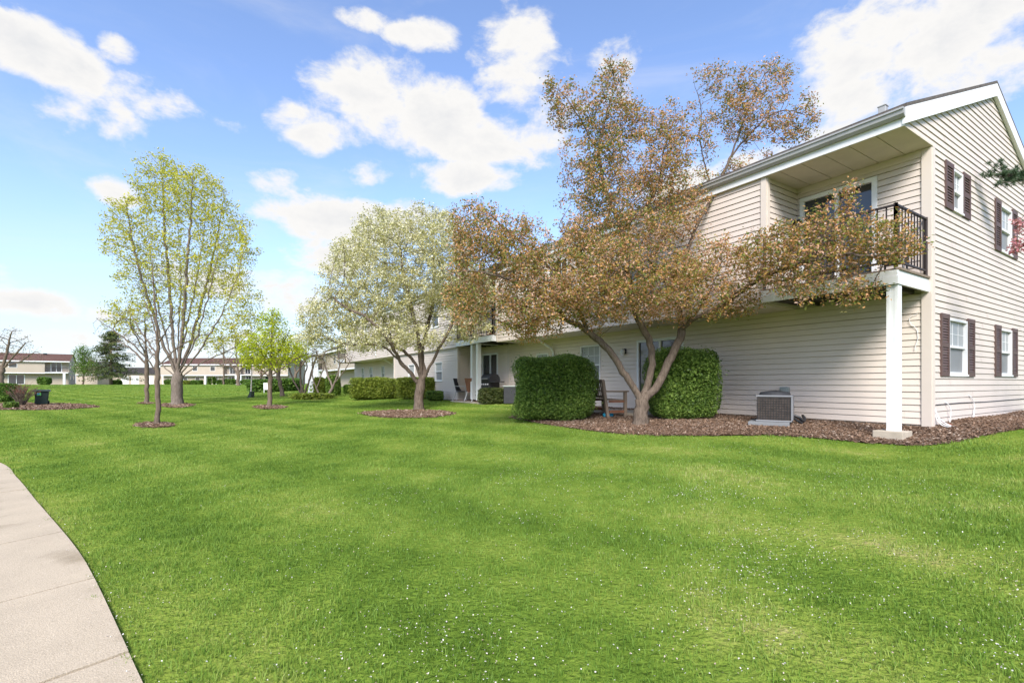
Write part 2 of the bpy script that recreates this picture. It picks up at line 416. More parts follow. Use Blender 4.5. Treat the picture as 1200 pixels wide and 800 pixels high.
def build_main():
    root = thing('apartment_building', [*CORNER, ZG], 'long two-storey cream clapboard apartment building with brown shutters and white-posted corner balcony', 'building')
    C0, C1 = const(0.0), const(LEN)
    dl = (5.20, 6.85, ZS + 0.05, 2.56)                         # lower sliding door behind the crabapple
    wl = [(8.41, 9.36, 1.25, 2.55), (11.17, 11.9, 1.45, 2.42), (29.7, 30.4, 1.5, 2.5), (32.4, 33.2, 1.5, 2.5), (34.6, 35.2, 1.5, 2.5)]
    dp = (14.75, 16.1, ZS + 0.05, 2.62)                        # patio door under the second balcony
    mb = siding(FP0, C0, C1, ZS, ZO + 0.02, [dl, dp] + wl); mb.build('wall', M['siding_lifted'], root)
    # backing wall so no opening looks through
    bk = MB(); FP0.box(bk, 0.03, LEN - 0.03, -0.12, -0.075, ZG - 0.3, ZE + 0.2); bk.build('wall', M['siding_lifted'], root)
    fd = MB(); FP0.box(fd, 0.0, LEN, -0.2, -0.005, ZG - 0.35, ZS); fd.box(FGB(4.1, -0.10, ZG - 0.12), (8.2, 0.2, 0.36), ax=np.append(TD, 0), ay=np.append(UD, 0)); fd.build('foundation', M['concrete'], root)
    # upper storey: recess 0..2.3, wall 2.3..12.9, recess 12.9..16.3, wall 16.3..35.1, recess to the end
    uw = [(5.2, 6.2, 4.0, 5.25), (8.6, 9.6, 4.0, 5.25), (18.2, 19.1, 4.0, 5.2), (22.5, 23.4, 4.0, 5.2), (29.5, 30.4, 4.0, 5.2)]
    for a, b in ((2.3, 12.9), (16.3, 35.1)):
        op = [w for w in uw if a < w[0] < b]
        siding(FP1, const(a), const(b), ZO, ZE, op).build('wall', M['siding'], root)
        bk = MB(); FP1.box(bk, a + 0.02, b - 0.02, -0.12, -0.075, ZO + 0.03, ZE); bk.build('wall', M['siding'], root)
        bt = MB(); FP1.box(bt, a + 0.01, b - 0.01, -1.18, 0.018, ZO - 0.03, ZO - 0.002); bt.build('overhang_soffit', M['trim'], root)
        for sa, nm, fl in ((a, -UD, 1), (b, UD, -1)):           # return walls of the recesses
            fr = Fr(CORNER - 1.2 * TD + UD * sa, TD, nm)
            siding(fr, const(0.0), const(1.2), ZO, ZE, seam=9).build('wall', M['siding'], root)
            cb = MB(); lo, hi = (sa - 0.024, sa + 0.09) if fl == 1 else (sa - 0.09, sa + 0.024)
            FP1.box(cb, lo, hi, 0.0, 0.036, ZO, ZE - 0.01); fr.box(cb, 0.0, 0.09, 0.0, 0.036, ZO, ZE - 0.01)
            cb.build('corner_board', M['trim'], root)
    for w in uw: window(root, FP1, *w, grid=True, blind=w[0] < 6 or w[0] > 20)
    for w in wl: window(root, FP0, *w, grid=w[0] < 10, blind=True, name='window')
    sliding_door(root, FP0, *dl); sliding_door(root, FP0, *dp)
    # upper recess back walls with balcony doors
    for a, b, d in ((0.0, 2.3, (0.80, 2.22)), (12.9, 16.3, (13.6, 15.4)), (35.1, 37.3, (35.3, 36.7))):
        op = (d[0], d[1], ZD + 0.06, 5.26)
        siding(FP0, const(a), const(b), ZO, ZE, [op], seam=9).build('wall', M['siding'], root)
        sliding_door(root, FP0, *op, fw=0.085)
    # projecting lower bay beyond the second balcony
    FB = Fr(CORNER - 1.1 * TD, UD, -TD)
    bw = [(18.0, 18.85, 1.42, 2.32), (21.5, 22.4, 1.42, 2.32)]
    siding(FB, const(16.4), const(24.7), ZS, ZO - 0.04, bw).build('wall', M['siding'], root)
    bk = MB(); FB.box(bk, 16.42, 24.68, -0.12, -0.075, ZG - 0.3, ZO - 0.05); bk.build('wall', M['siding'], root)
    for w in bw: window(root, FB, *w, grid=False)
    for sa, nm in ((16.4, -UD), (24.7, UD)):
        fr = Fr(CORNER - 1.1 * TD + UD * sa, TD, nm)
        siding(fr, const(0.0), const(1.1), ZS, ZO - 0.04, seam=9).build('wall', M['siding_lifted'], root)
        cb = MB(); FB.box(cb, sa - 0.024 if sa < 20 else sa - 0.1, sa + 0.1 if sa < 20 else sa + 0.024, 0, 0.036, ZS, ZO - 0.04); fr.box(cb, 0, 0.1, 0, 0.036, ZS, ZO - 0.04)
        cb.build('corner_board', M['trim'], root)
    cb = MB(); FP0.box(cb, 13.85, 13.98, 0, 0.03, ZS, ZO - 0.04); cb.build('corner_board', M['trim'], root)
    # near gable wall
    zr = lambda z: (z - 5.47) / 0.4108                        # horizontal run from the eave end for a height above the eave
    def gs0(z): return 0.0 if z <= ZE else -1.2 + max(0.0, (z - 5.60) / 0.4082)
    def gs1(z): return 7.1 + 1.2 if False else (7.1 if z <= ZE else 8.3 - max(0.0, (z - 5.60) / 0.4082))
    gw = [(1.07, 1.60, 4.59, 5.36), (4.10, 4.96, 4.26, 5.28), (0.84, 1.86, 1.47, 2.52), (4.10, 4.97, 1.49, 2.52)]
    lower = siding(FGB, const(0.0), const(7.1), ZS, ZE, gw)
    siding(FGB, gs0, gs1, ZS + math.ceil((ZE - ZS) / 0.118) * 0.118, 7.56, [], mb=lower)
    z0 = ZE; z1 = ZS + math.ceil((ZE - ZS) / 0.118) * 0.118
    lower.face([FGB(-1.2, 0.004, z0), FGB(8.3, 0.004, z0), FGB(gs1(z1), 0.004, z1), FGB(gs0(z1), 0.004, z1)])
    lower.build('wall', M['siding'], root)
    bk = MB(); FGB.box(bk, 0.05, 7.05, -0.12, -0.075, ZG - 0.3, ZE); bk.hexa([FGB(s, o, z) for o in (-0.03, -0.02) for s, z in ((-1.15, ZE), (8.25, ZE), (3.56, 7.45), (3.54, 7.45))])
    bk.build('wall', M['siding'], root)
    for i, w in enumerate(gw):
        f = window(root, FGB, *w, grid=True, blind=True)
        sw = 0.41
        shutter(root, FGB, w[0] - sw - 0.01, w[0] - 0.01, w[2] - 0.04, w[3] + 0.06); shutter(root, FGB, w[1] + 0.01, w[1] + sw + 0.01, w[2] - 0.04, w[3] + 0.06)
    # corner boards of the near corner
    cb = MB(); FP0.box(cb, -0.026, 0.115, 0.0, 0.038, ZS - 0.03, ZE - 0.012); FGB.box(cb, 0.0, 0.115, 0.0, 0.036, ZS - 0.03, ZE - 0.012); cb.build('corner_board', M['trim'], root)
    # far gable and back wall, plain lapped boards
    FE = Fr(CORNER + UD * LEN, TD, UD)
    siding(FE, const(-0.0), const(7.1), ZS, ZE, e=0.236).build('wall', M['siding'], root)
    bk = MB(); bk.hexa([FE(s, o, z) for o in (-0.03, 0.0) for s, z in ((-1.2, ZE), (8.3, ZE), (3.56, 7.5), (3.54, 7.5))]); bk.build('wall', M['siding'], root)
    FBK = Fr(CORNER + TD * 7.1, UD, TD); siding(FBK, const(0), const(LEN), ZS, ZE, e=0.236).build('wall', M['siding'], root)
    roof_part(root, -0.09, LEN + 0.09)
    # frieze under the soffit above the near balcony
    fz = MB(); FP0.box(fz, 0.12, 2.2, 0.0, 0.03, ZE - 0.14, ZE - 0.012); fz.build('frieze', M['trim'], root)

    # ---------------- balconies
    def balcony(s0, s1, out, cols, end0=True, end1=False, rails=True):
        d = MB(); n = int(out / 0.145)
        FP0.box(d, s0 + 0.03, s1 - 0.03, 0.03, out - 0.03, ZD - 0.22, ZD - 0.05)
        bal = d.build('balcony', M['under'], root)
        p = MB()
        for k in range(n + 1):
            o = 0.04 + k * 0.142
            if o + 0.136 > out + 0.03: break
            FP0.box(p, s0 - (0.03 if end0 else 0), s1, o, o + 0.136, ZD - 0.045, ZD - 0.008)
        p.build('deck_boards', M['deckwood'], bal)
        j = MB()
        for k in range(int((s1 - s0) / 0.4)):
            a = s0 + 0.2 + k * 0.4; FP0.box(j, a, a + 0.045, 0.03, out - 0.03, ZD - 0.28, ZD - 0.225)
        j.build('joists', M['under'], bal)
        fa = MB(); FP0.box(fa, s0, s1, out - 0.025, out, ZD - 0.28, ZD - 0.048)
        FP0.box(fa, s0 - 0.004, s1, out, out + 0.014, ZD - 0.28, ZD - 0.15)
        if end0: FP0.box(fa, s0 - 0.004, s0 + 0.02, 0.03, out - 0.03, ZD - 0.28, ZD - 0.05); FP0.box(fa, s0 - 0.018, s0 - 0.005, 0.03, out + 0.014, ZD - 0.28, ZD - 0.15)
        if end1: FP0.box(fa, s1 - 0.02, s1 + 0.004, 0.03, out - 0.03, ZD - 0.28, ZD - 0.05)
        fa.build('fascia', M['white'], bal)
        for cs in cols:
            c = MB(); p0 = FP0(cs, out - 0.13, 0); gz = float(ground(p0[0], p0[1]))
            FP0.box(c, cs - 0.074, cs + 0.074, out - 0.19, out - 0.042, gz + 0.13, ZD - 0.285)
            FP0.box(c, cs - 0.079, cs - 0.03, out - 0.195, out - 0.037, gz + 0.131, ZD - 0.29); FP0.box(c, cs + 0.03, cs + 0.079, out - 0.195, out - 0.037, gz + 0.131, ZD - 0.29)
            cc = c.build('column', M['white'], bal)
        if rails:
            A = FP0(s0 + 0.03, out - 0.04, 0); Bp = FP0(s1 - 0.05, out - 0.04, 0)
            railing(bal, A, Bp, ZD)
            if end0: railing(bal, A, FP0(s0 + 0.03, 0.04, 0), ZD, posts=True)
            if end1: railing(bal, Bp, FP0(s1 - 0.05, 0.04, 0), ZD, posts=True)
        return bal
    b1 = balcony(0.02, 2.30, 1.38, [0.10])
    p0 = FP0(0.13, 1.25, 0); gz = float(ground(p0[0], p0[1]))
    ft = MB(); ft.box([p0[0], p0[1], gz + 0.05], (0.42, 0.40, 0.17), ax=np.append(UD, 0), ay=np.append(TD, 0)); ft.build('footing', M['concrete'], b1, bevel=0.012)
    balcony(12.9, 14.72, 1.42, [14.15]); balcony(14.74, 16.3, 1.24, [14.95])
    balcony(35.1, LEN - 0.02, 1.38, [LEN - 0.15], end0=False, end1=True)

    # ---------------- fittings
    def downspout(s, fr_top, z):
        m = MB(); a = FP1(s, 0.06, ZE + 0.1); b = FP1(s, 0.06, ZO + 0.16); c = FP0(s, 0.16, ZO - 0.36); d = FP0(s, 0.08, ZO - 0.5); e = FP0(s, 0.08, ZG + 0.05)
        m.tube([a, FP1(s, 0.06, ZO + 0.30), b, c, d, e], 0.042, 8); return m.build('downspout', M['white'], root)
    downspout(10.8, None, 0); downspout(27.7, None, 0)
    def lamp(fr, s, z, m1, m2):
        m = MB(); fr.box(m, s - 0.05, s + 0.05, 0.014, 0.04, z - 0.09, z + 0.07); fr.box(m, s - 0.02, s + 0.02, 0.04, 0.13, z + 0.0, z + 0.03)
        l = m.build('wall_lamp', m1, root)
        g = MB(); c = fr(s, 0.13, z); g.lathe(c, [(0.02, 0.06), (0.06, 0.03), (0.075, -0.03), (0.06, -0.1), (0.03, -0.13)], 12); g.build('lamp_shade', m2, l, smooth=True)
    lamp(FP0, 7.33, 2.28, M['black'], M['shade']); lamp(FP0, 16.25, 2.1, M['black'], M['darkgrey'])
    FR1 = Fr(CORNER - 1.2 * TD + UD * 2.3, TD, -UD); lamp(FR1, 1.02, 4.72, M['black'], M['black'])
    jb = MB(); FP0.box(jb, 2.44, 2.62, 0.012, 0.09, 0.98, 1.22); FP0.box(jb, 2.46, 2.60, 0.09, 0.10, 1.0, 1.2); jb.build('junction_box', M['greybox'], root, bevel=0.006)
    cd = MB(); cd.tube([FP0(2.53, 0.05, 0.98), FP0(2.53, 0.05, 0.72), FP0(2.5, 0.12, 0.62)], 0.014, 6); cd.build('conduit', M['greybox'], root)
    # loose cables at the corner, fastened to the wall
    for pts, m in (([(0.12, 0.03, 0.86), (0.13, 0.06, 0.72), (0.18, 0.13, 0.58), (0.3, 0.3, 0.53), (0.42, 0.42, 0.53)], 'white'),
                   ([(0.14, 0.03, 0.84), (0.16, 0.08, 0.68), (0.24, 0.2, 0.56), (0.40, 0.33, 0.53), (0.5, 0.40, 0.53)], 'white'),
                   ([(0.13, 0.03, 0.80), (0.13, 0.05, 0.66), (0.15, 0.12, 0.56), (0.12, 0.25, 0.53)], 'white'),
                   ([(0.14, 0.03, 0.76), (0.25, 0.12, 0.60), (0.55, 0.25, 0.54), (0.8, 0.45, 0.53), (0.95, 0.52, 0.53)], 'redcable'),
                   ([(0.62, 0.02, 0.96), (0.70, 0.05, 0.92), (0.77, 0.07, 0.82), (0.79, 0.06, 0.66), (0.78, 0.05, 0.55)], 'white'),
                   ([(1.95, 0.02, 1.06), (2.1, 0.04, 1.0), (2.2, 0.05, 0.86), (2.18, 0.05, 0.72), (2.05, 0.07, 0.6)], 'white')):
        m_ = MB(); P = [FGB(*p) for p in pts]; Q = smooth_path(P, 5); m_.tube(Q, 0.008, 6); m_.build('cable', M[m], root)
    m_ = MB(); m_.tube(smooth_path([FP0(0.17, 0.03, 2.55), FP0(0.28, 0.04, 2.5), FP0(0.27, 0.04, 2.38), FP0(0.19, 0.03, 2.28), FP0(0.17, 0.03, 2.1), FP0(0.2, 0.04, 1.98), FP0(0.21, 0.04, 1.9)], 4), 0.0045, 6); m_.build('cable', M['white'], root)
    m_ = MB(); m_.tube([FGB(0.18, 0.022, 0.915), FGB(1.5, 0.024, 0.925), FGB(3.0, 0.022, 0.912), FGB(6.8, 0.022, 0.93)], 0.007, 5); m_.build('cable', M['black'], root)
    return root

def smooth_path(P, k):
    P = [np.array(p) for p in P]; out = []
    for i in range(len(P) - 1):
        p0, p1, p2, p3 = P[max(i - 1, 0)], P[i], P[i + 1], P[min(i + 2, len(P) - 1)]
        for j in range(k):
            t = j / k
            out.append(0.5 * ((2 * p1) + (-p0 + p2) * t + (2 * p0 - 5 * p1 + 4 * p2 - p3) * t ** 2 + (-p0 + 3 * p1 - 3 * p2 + p3) * t ** 3))
    out.append(P[-1]); return out

# ================================================================== the other buildings of the estate
def far_house(name, label, org, al, nm, L, depth, base, hwall, hroof, roofm, wins, doors, balc, lower_in=1.2, colz=2.55, cols=()):
    al = np.array(al, float); al /= np.linalg.norm(al); nm = np.array([al[1], -al[0]]) if nm is None else np.array(nm)
    fr = Fr(org, al, nm)
    root = thing(name, [org[0], org[1], base], label, 'building')
    zo = base + colz
    m = MB(); fr.box(m, 0, L, -depth, -lower_in, base - 0.6, zo + 0.02); m.build('wall', M['stucco'], root)      # lower storey
    a = 0.0; segs = []
    for (b0, b1) in sorted(balc): segs.append((a, b0)); a = b1
    segs.append((a, L))
    m = MB()
    for s0, s1 in segs:
        if s1 - s0 > 0.05: fr.box(m, s0, s1, -lower_in, 0, zo, base + hwall)
    fr.box(m, 0, L, -depth, -lower_in - 0.003, zo + 0.023, base + hwall)
    m.build('wall', M['stucco'], root)
    e = 0.35; r = MB(); ze = base + hwall; zr = ze + hroof; mid = -depth / 2
    for o0 in (e, -depth - e):
        r.hexa([fr(s, o, z) for dz in (0, 0.15) for s, o, z in ((-0.3, o0, ze), (L + 0.3, o0, ze), (L + 0.3, mid, zr), (-0.3, mid, zr))])
    rf = r.build('roof', roofm, root)
    v = MB(); fr.box(v, L * 0.86, L * 0.86 + 0.6, mid + 0.6, mid + 1.0, zr - 0.3, zr + 0.05); v.build('roof_vent', M['black'], rf)
    g = MB()
    for s in (0.0, L): g.hexa([fr(s + d, o, z) for d in (-0.05, 0.05) for o, z in ((0, ze), (-depth, ze), (mid - 0.05, zr - 0.1), (mid + 0.05, zr - 0.1))])
    g.build('gable', M['stucco'], root)
    t = MB(); fr.box(t, -0.3, L + 0.3, e - 0.02, e + 0.08, ze - 0.12, ze + 0.12); t.build('gutter', M['white'], root)
    t = MB()
    for s0, s1 in segs:
        if s1 - s0 > 0.05: fr.box(t, s0, s1, 0.0, 0.03, zo - 0.1, zo + 0.08)
    t.build('band', M['white'], root)
    for (s0, s1, z0, z1, o) in wins:
        f = MB(); fr.box(f, s0 - 0.08, s1 + 0.08, o, o + 0.03, base + z0 - 0.08, base + z1 + 0.08); w = f.build('window', M['white'], root)
        p = MB(); fr.box(p, s0, s1, o + 0.03, o + 0.04, base + z0, base + z1); p.build('pane', M['glass'], w)
    for (s0, s1, o, zb) in doors:
        f = MB(); fr.box(f, s0 - 0.1, s1 + 0.1, o, o + 0.03, base + zb, base + zb + 2.15); w = f.build('sliding_door', M['white'], root)
        for k in (0, 1):
            c0 = s0 + (s1 - s0) * k / 2 + 0.05; p = MB(); fr.box(p, c0, c0 + (s1 - s0) / 2 - 0.1, o + 0.03, o + 0.045, base + zb + 0.08, base + zb + 2.05); p.build('pane', M['glass'], w)
    for (b0, b1) in balc:
        d = MB(); fr.box(d, b0, b1, -lower_in, 0.15, zo - 0.02, zo + 0.22); bal = d.build('balcony', M['white'], root)
        rl = MB(); fr.box(rl, b0, b1, 0.05, 0.1, zo + 1.15, zo + 1.22)
        k = b0
        while k < b1: fr.box(rl, k, k + 0.04, 0.06, 0.09, zo + 0.22, zo + 1.15); k += 0.22
        rl.build('railing', M['rail'], bal)
    for s in cols:
        c = MB(); fr.box(c, s, s + 0.42, -0.35, 0.1, base - 0.4, zo - 0.02); c.build('column', M['white'], root)
    return root
# ================================================================== vegetation
def grow(limbs, att, D=0.12, infl=1.3, kill=0.26, maxit=140, rng=None, up=0.0, wob=0.18, avoid=None):
    """space colonisation: drawn limbs first, then twigs reach for the attractor points"""
    rng = rng or np.random.default_rng(1)
    P = []; par = []
    for li, pl in enumerate(limbs):
        pl = np.array(smooth_path(pl, 6))
        seg = np.linalg.norm(np.diff(pl, axis=0), axis=1); cum = np.concatenate([[0], np.cumsum(seg)])
        n = max(2, int(cum[-1] / D)); t = np.linspace(0, cum[-1], n + 1)
        pts = np.stack([np.interp(t, cum, pl[:, k]) for k in range(3)], 1)
        if li == 0: P.append(pts[0]); par.append(-1); last = 0
        else: last = int(np.argmin(np.linalg.norm(np.array(P) - pts[0], axis=1)))
        for k in range(1, len(pts)):
            P.append(pts[k] + rng.normal(0, D * 0.09, 3)); par.append(last); last = len(P) - 1
    P = [np.array(p) for p in P]
    att = np.array(att)
    near = np.full(len(att), 1e9); idx = np.zeros(len(att), int)
    def upd(new_pos, new_idx):
        for c in range(0, len(new_pos), 400):
            d = np.linalg.norm(att[:, None, :] - new_pos[None, c:c + 400, :], axis=2)
            j = d.argmin(1); dm = d[np.arange(len(att)), j]
            b = dm < near; near[b] = dm[b]; idx[b] = new_idx[c:c + 400][j[b]]
    upd(np.array(P), np.arange(len(P)))
    nch = {}
    for it in range(maxit):
        alive = near > kill
        att, near, idx = att[alive], near[alive], idx[alive]
        if len(att) == 0: break
        act = near < infl
        if not act.any(): infl *= 1.5; continue
        arr = np.array(P)
        d = att[act] - arr[idx[act]]; d /= np.linalg.norm(d, axis=1)[:, None]
        acc = {}
        for i, v in zip(idx[act], d): acc.setdefault(int(i), []).append(v)
        npos = []; nidx = []
        for i, vs in acc.items():
            if nch.get(i, 0) >= 3: continue
            v = np.sum(vs, 0); ln = np.linalg.norm(v)
            v = (v / ln if ln > 0.1 else rng.normal(0, 1, 3)) + rng.normal(0, wob, 3) + np.array([0, 0, up])
            if par[i] >= 0:
                pd = P[i] - P[par[i]]; v += 0.5 * pd / (np.linalg.norm(pd) + 1e-6)
            v /= np.linalg.norm(v)
            q = P[i] + v * D
            nch[i] = nch.get(i, 0) + 1
            P.append(q); par.append(i); npos.append(q); nidx.append(len(P) - 1)
        if not npos: break
        upd(np.array(npos), np.array(nidx))
        if len(P) > 34000: break
    P = np.array(P); par = np.array(par)
    cnt = np.zeros(len(P)); has = np.zeros(len(P), bool)
    for i in range(len(P)):
        if par[i] >= 0: has[par[i]] = True
    cnt[~has] = 1
    for i in range(len(P) - 1, 0, -1): cnt[par[i]] += cnt[i]
    return P, par, cnt

def tree_radii(cnt, rb, rt, ex=0.5):
    return rt + (rb - rt) * ((cnt - 1) / max(cnt[0] - 1, 1)) ** ex

def tubes_mesh(name, P, par, R, flare=1.35, flare_h=0.35):
    n = len(P); ch = [[] for _ in range(n)]
    for i in range(1, n): ch[par[i]].append(i)
    V = []; Fq = []
    R = R.copy()
    if flare: 
        h = P[:, 2] - P[0, 2]; R = R * np.where((h < flare_h) & (np.linalg.norm(P[:, :2] - P[0, :2], axis=1) < 0.6), 1 + (flare - 1) * (1 - np.clip(h / flare_h, 0, 1)) ** 2, 1)
    starts = [(0, None)]
    nv = 0
    while starts:
        i, fr = starts.pop()
        chain = [i] if fr is None else [fr, i]
        while ch[i]:
            c = sorted(ch[i], key=lambda k: -R[k]); starts += [(k, i) for k in c[1:]]
            i = c[0]; chain.append(i)
        r0 = R[chain[1]] if fr is not None and len(chain) > 1 else R[chain[0]]
        k = 10 if r0 > 0.05 else (6 if r0 > 0.015 else 4)
        pts = P[chain]; rs = R[chain].copy()
        if fr is not None: rs[0] = min(rs[0], rs[1] * 1.25)
        tg = np.gradient(pts, axis=0) if len(pts) > 1 else np.array([[0, 0, 1.0]])
        tg /= (np.linalg.norm(tg, axis=1)[:, None] + 1e-9)
        s = np.cross(tg[0], [0.31, 0.2, 0.93]); s /= np.linalg.norm(s) + 1e-9
        ang = np.arange(k) * 2 * math.pi / k; ca, sa = np.cos(ang)[:, None], np.sin(ang)[:, None]
        for j in range(len(pts)):
            s = s - tg[j] * np.dot(s, tg[j]); s /= np.linalg.norm(s) + 1e-9
            V.append(pts[j] + rs[j] * (ca * s + sa * np.cross(tg[j], s)))
        m = len(pts)
        a = nv + (np.arange(m - 1)[:, None] * k + np.arange(k)[None, :]); b = nv + (np.arange(m - 1)[:, None] * k + (np.arange(k)[None, :] + 1) % k)
        Fq.append(np.stack([a, b, b + k, a + k], -1).reshape(-1, 4)); nv += m * k
    return np_mesh(name, np.concatenate(V), np.concatenate(Fq), smooth=True)

def leaves_arrays(C, size, rng, ratio=0.5, upbias=0.3, fold=0.12):
    """one folded rhombus per leaf at centres C"""
    n = len(C)
    d = rng.normal(0, 1, (n, 3)); d[:, 2] *= 0.7; d /= np.linalg.norm(d, axis=1)[:, None]
    nn = rng.normal(0, 1, (n, 3)); nn[:, 2] += upbias * 3
    s = np.cross(d, nn); s /= (np.linalg.norm(s, axis=1)[:, None] + 1e-9); nn = np.cross(s, d)
    L = (size * rng.uniform(0.6, 1.3, n))[:, None]; w = L * ratio
    V = np.stack([C - d * L * 0.5, C + s * w * 0.5 + nn * L * fold, C + d * L * 0.5, C - s * w * 0.5 + nn * L * fold], 1).reshape(-1, 3)
    Fc = np.arange(n * 4).reshape(-1, 4)
    return V, Fc

def foliage_mesh(name, C, size, rng, rnd=None, **k):
    V, Fc = leaves_arrays(C, size, rng, **k)
    rnd = rng.uniform(0, 1, len(C)) if rnd is None else rnd
    return np_mesh(name, V, Fc, {'rnd': np.repeat(rnd, 4)})

def ell(rng, n, c, r, power=0.45):
    """points in an ellipsoid, denser towards the rim for power < 1/3..1"""
    d = rng.normal(0, 1, (n, 3)); d /= np.linalg.norm(d, axis=1)[:, None]
    return np.array(c) + d * np.array(r) * (rng.uniform(0, 1, n) ** power)[:, None]

def twig_centres(P, par, cnt, rng, maxcnt, per, spread):
    ids = np.where(cnt <= maxcnt)[0]; ids = ids[par[ids] >= 0]
    C = np.repeat(P[ids], per, 0); q = np.repeat(P[par[ids]], per, 0)
    t = rng.uniform(0, 1, len(C))[:, None]
    return q + (C - q) * t + rng.normal(0, spread, C.shape)

def clump(A, f, thr, rng, leak=0.15):
    x, y, z = (A * f).T
    v = np.sin(x + 1.3 * np.sin(y * 0.9 + 0.4)) + np.sin(y * 1.1 + 1.2 * np.sin(z + 2.0)) + np.sin(z * 1.2 + 1.1 * np.sin(x * 0.8 + 1.0))
    return A[(v > thr) | (rng.uniform(0, 1, len(A)) < leak)]

def cluster_centres(P, par, cnt, rng, maxcnt, prob, n, spread):
    ids = np.where(cnt <= maxcnt)[0]; ids = ids[(par[ids] >= 0)]; ids = ids[rng.uniform(0, 1, len(ids)) < np.where(cnt[ids] <= 1.5, min(1, prob * 2.2), prob)]
    m = np.maximum(2, (n * rng.uniform(0.4, 1.6, len(ids))).astype(int))
    C = np.repeat(P[ids], m, 0); return C + rng.normal(0, 1, C.shape) * spread

def make_tree(name, base, limbs, att, label, cat, leafm, barkm, rb, rt=0.004, ex=0.5, D=0.12, infl=1.3, kill=0.26, maxcnt=3, per=6, spread=0.05, lsize=0.05,
              seed=1, up=0.0, group=None, ratio=0.5, extra=None, thin=None, wob=0.18, flare=1.35, clus=None, crown='crown', trunk_name='trunk'):
    rng = np.random.default_rng(seed)
    P, par, cnt = grow(limbs, att, D, infl, kill, rng=rng, up=up, wob=wob)
    R = tree_radii(cnt, rb, rt, ex)
    root = thing(name, base, label, cat, group)
    link(trunk_name, tubes_mesh('trunk', P, par, R, flare), barkm, root)
    C = twig_centres(P, par, cnt, rng, maxcnt, per, spread) if clus is None else cluster_centres(P, par, cnt, rng, maxcnt, clus, per, spread)
    if thin is not None: C = C[rng.uniform(0, 1, len(C)) < thin(C)]
    if len(C): link(crown, foliage_mesh('crown', C, lsize, rng, ratio=ratio), leafm, root)
    if extra:
        nm, m, per2, sp2, size2, ratio2 = extra
        C = twig_centres(P, par, cnt, rng, maxcnt, per2, sp2) if clus is None else cluster_centres(P, par, cnt, rng, maxcnt, clus, per2, sp2)
        link(nm, foliage_mesh(nm, C, size2, rng, ratio=ratio2, fold=0.05), m, root)
    return root, P, par, cnt

def px_ell(rng, Y, lst, keep=None, k=1.0):
    """lst of (px, py, rx, ry, dY, ry_depth, n): ellipsoids given by where they stand in the photograph, turned into metres"""
    A = []
    for (px, py, rx, ry, dY, rY, n) in lst:
        c = W(px, py, Y + dY); s = (Y + dY) / F
        A.append(ell(rng, int(n * k), c, (rx * s, rY, ry * s)))
    A = np.concatenate(A)
    return A[keep(A)] if keep is not None else A

def superbox(n, c, d, rz, rng, e=0.28, rough=0.05):
    """points on a rounded box (a clipped hedge)"""
    v = rng.normal(0, 1, (n * 2, 3)); v /= np.linalg.norm(v, axis=1)[:, None]
    # uniform-ish on a box surface
    u = rng.uniform(-1, 1, (n, 3)); ar = np.array([d[1] * d[2], d[0] * d[2], d[0] * d[1]]); pr = ar / ar.sum()
    ax = rng.choice(3, n, p=pr); sg = rng.choice([-1, 1], n); u[np.arange(n), ax] = sg
    k = 5.0
    nr = (np.abs(u) ** k).sum(1) ** (1 / k); u = u / nr[:, None]
    u *= (1 - rough * 2 * rng.uniform(0, 1, n) ** 2)[:, None]
    p = u * np.array(d) / 2
    f = 1 + 0.05 * np.sin(p[:, 0] * 5.1 + c[0] * 3) * np.cos(p[:, 2] * 4.3 + c[1]) + 0.035 * np.sin(p[:, 1] * 7 + p[:, 2] * 6 + c[0]) + 0.02 * np.sin(p[:, 0] * 13 + p[:, 1] * 11 + p[:, 2] * 12)
    p *= f[:, None]
    cs, sn = math.cos(rz), math.sin(rz)
    return np.array(c) + np.stack([p[:, 0] * cs - p[:, 1] * sn, p[:, 0] * sn + p[:, 1] * cs, p[:, 2]], 1)

def hedge(name, c, d, rz, label, leafm, n, lsize, seed, cat='hedge', group=None, rough=0.05, twigs=None):
    rng = np.random.default_rng(seed)
    base = [c[0], c[1], float(ground(c[0], c[1]))]
    cc = (c[0], c[1], base[2] + d[2] / 2 + 0.04)
    root = thing(name, base, label, cat, group)
    C = superbox(n, cc, d, rz, rng, rough=rough)
    nb = n // 14                                      # shoots that stand out of the clipped face
    C[:nb] = np.array(cc) + (C[:nb] - np.array(cc)) * (1 + rng.exponential(0.045, nb))[:, None]
    link('foliage', foliage_mesh('foliage', C, lsize, rng, ratio=0.55, upbias=0.5), leafm, root)
    # the twiggy inside
    mb = MB()
    for k in range(26):
        a = superbox(1, cc, (d[0] * 0.9, d[1] * 0.9, d[2] * 0.9), rz, rng)[0]; b = np.array([c[0] + rng.uniform(-.35, .35) * d[0] * math.cos(rz), c[1] + rng.uniform(-.35, .35) * d[0] * math.sin(rz), base[2] - 0.02])
        mb.tube([b, (a + b) / 2 + rng.normal(0, 0.05, 3), a], [0.014, 0.01, 0.004], 5)
    mb.build('stems', M['bark_far'], root)
    rngc = np.random.default_rng(seed + 5)
    Ci = np.concatenate([superbox(n // 2, cc, (d[0] * 0.86, d[1] * 0.86, d[2] * 0.9), rz, rngc, rough=0.1), superbox(n // 4, cc, (d[0] * 0.6, d[1] * 0.6, d[2] * 0.75), rz, rngc, rough=0.1)])
    link('foliage', foliage_mesh('foliage', Ci, lsize * 2.1, rngc, ratio=0.7), leafm, root)
    return root

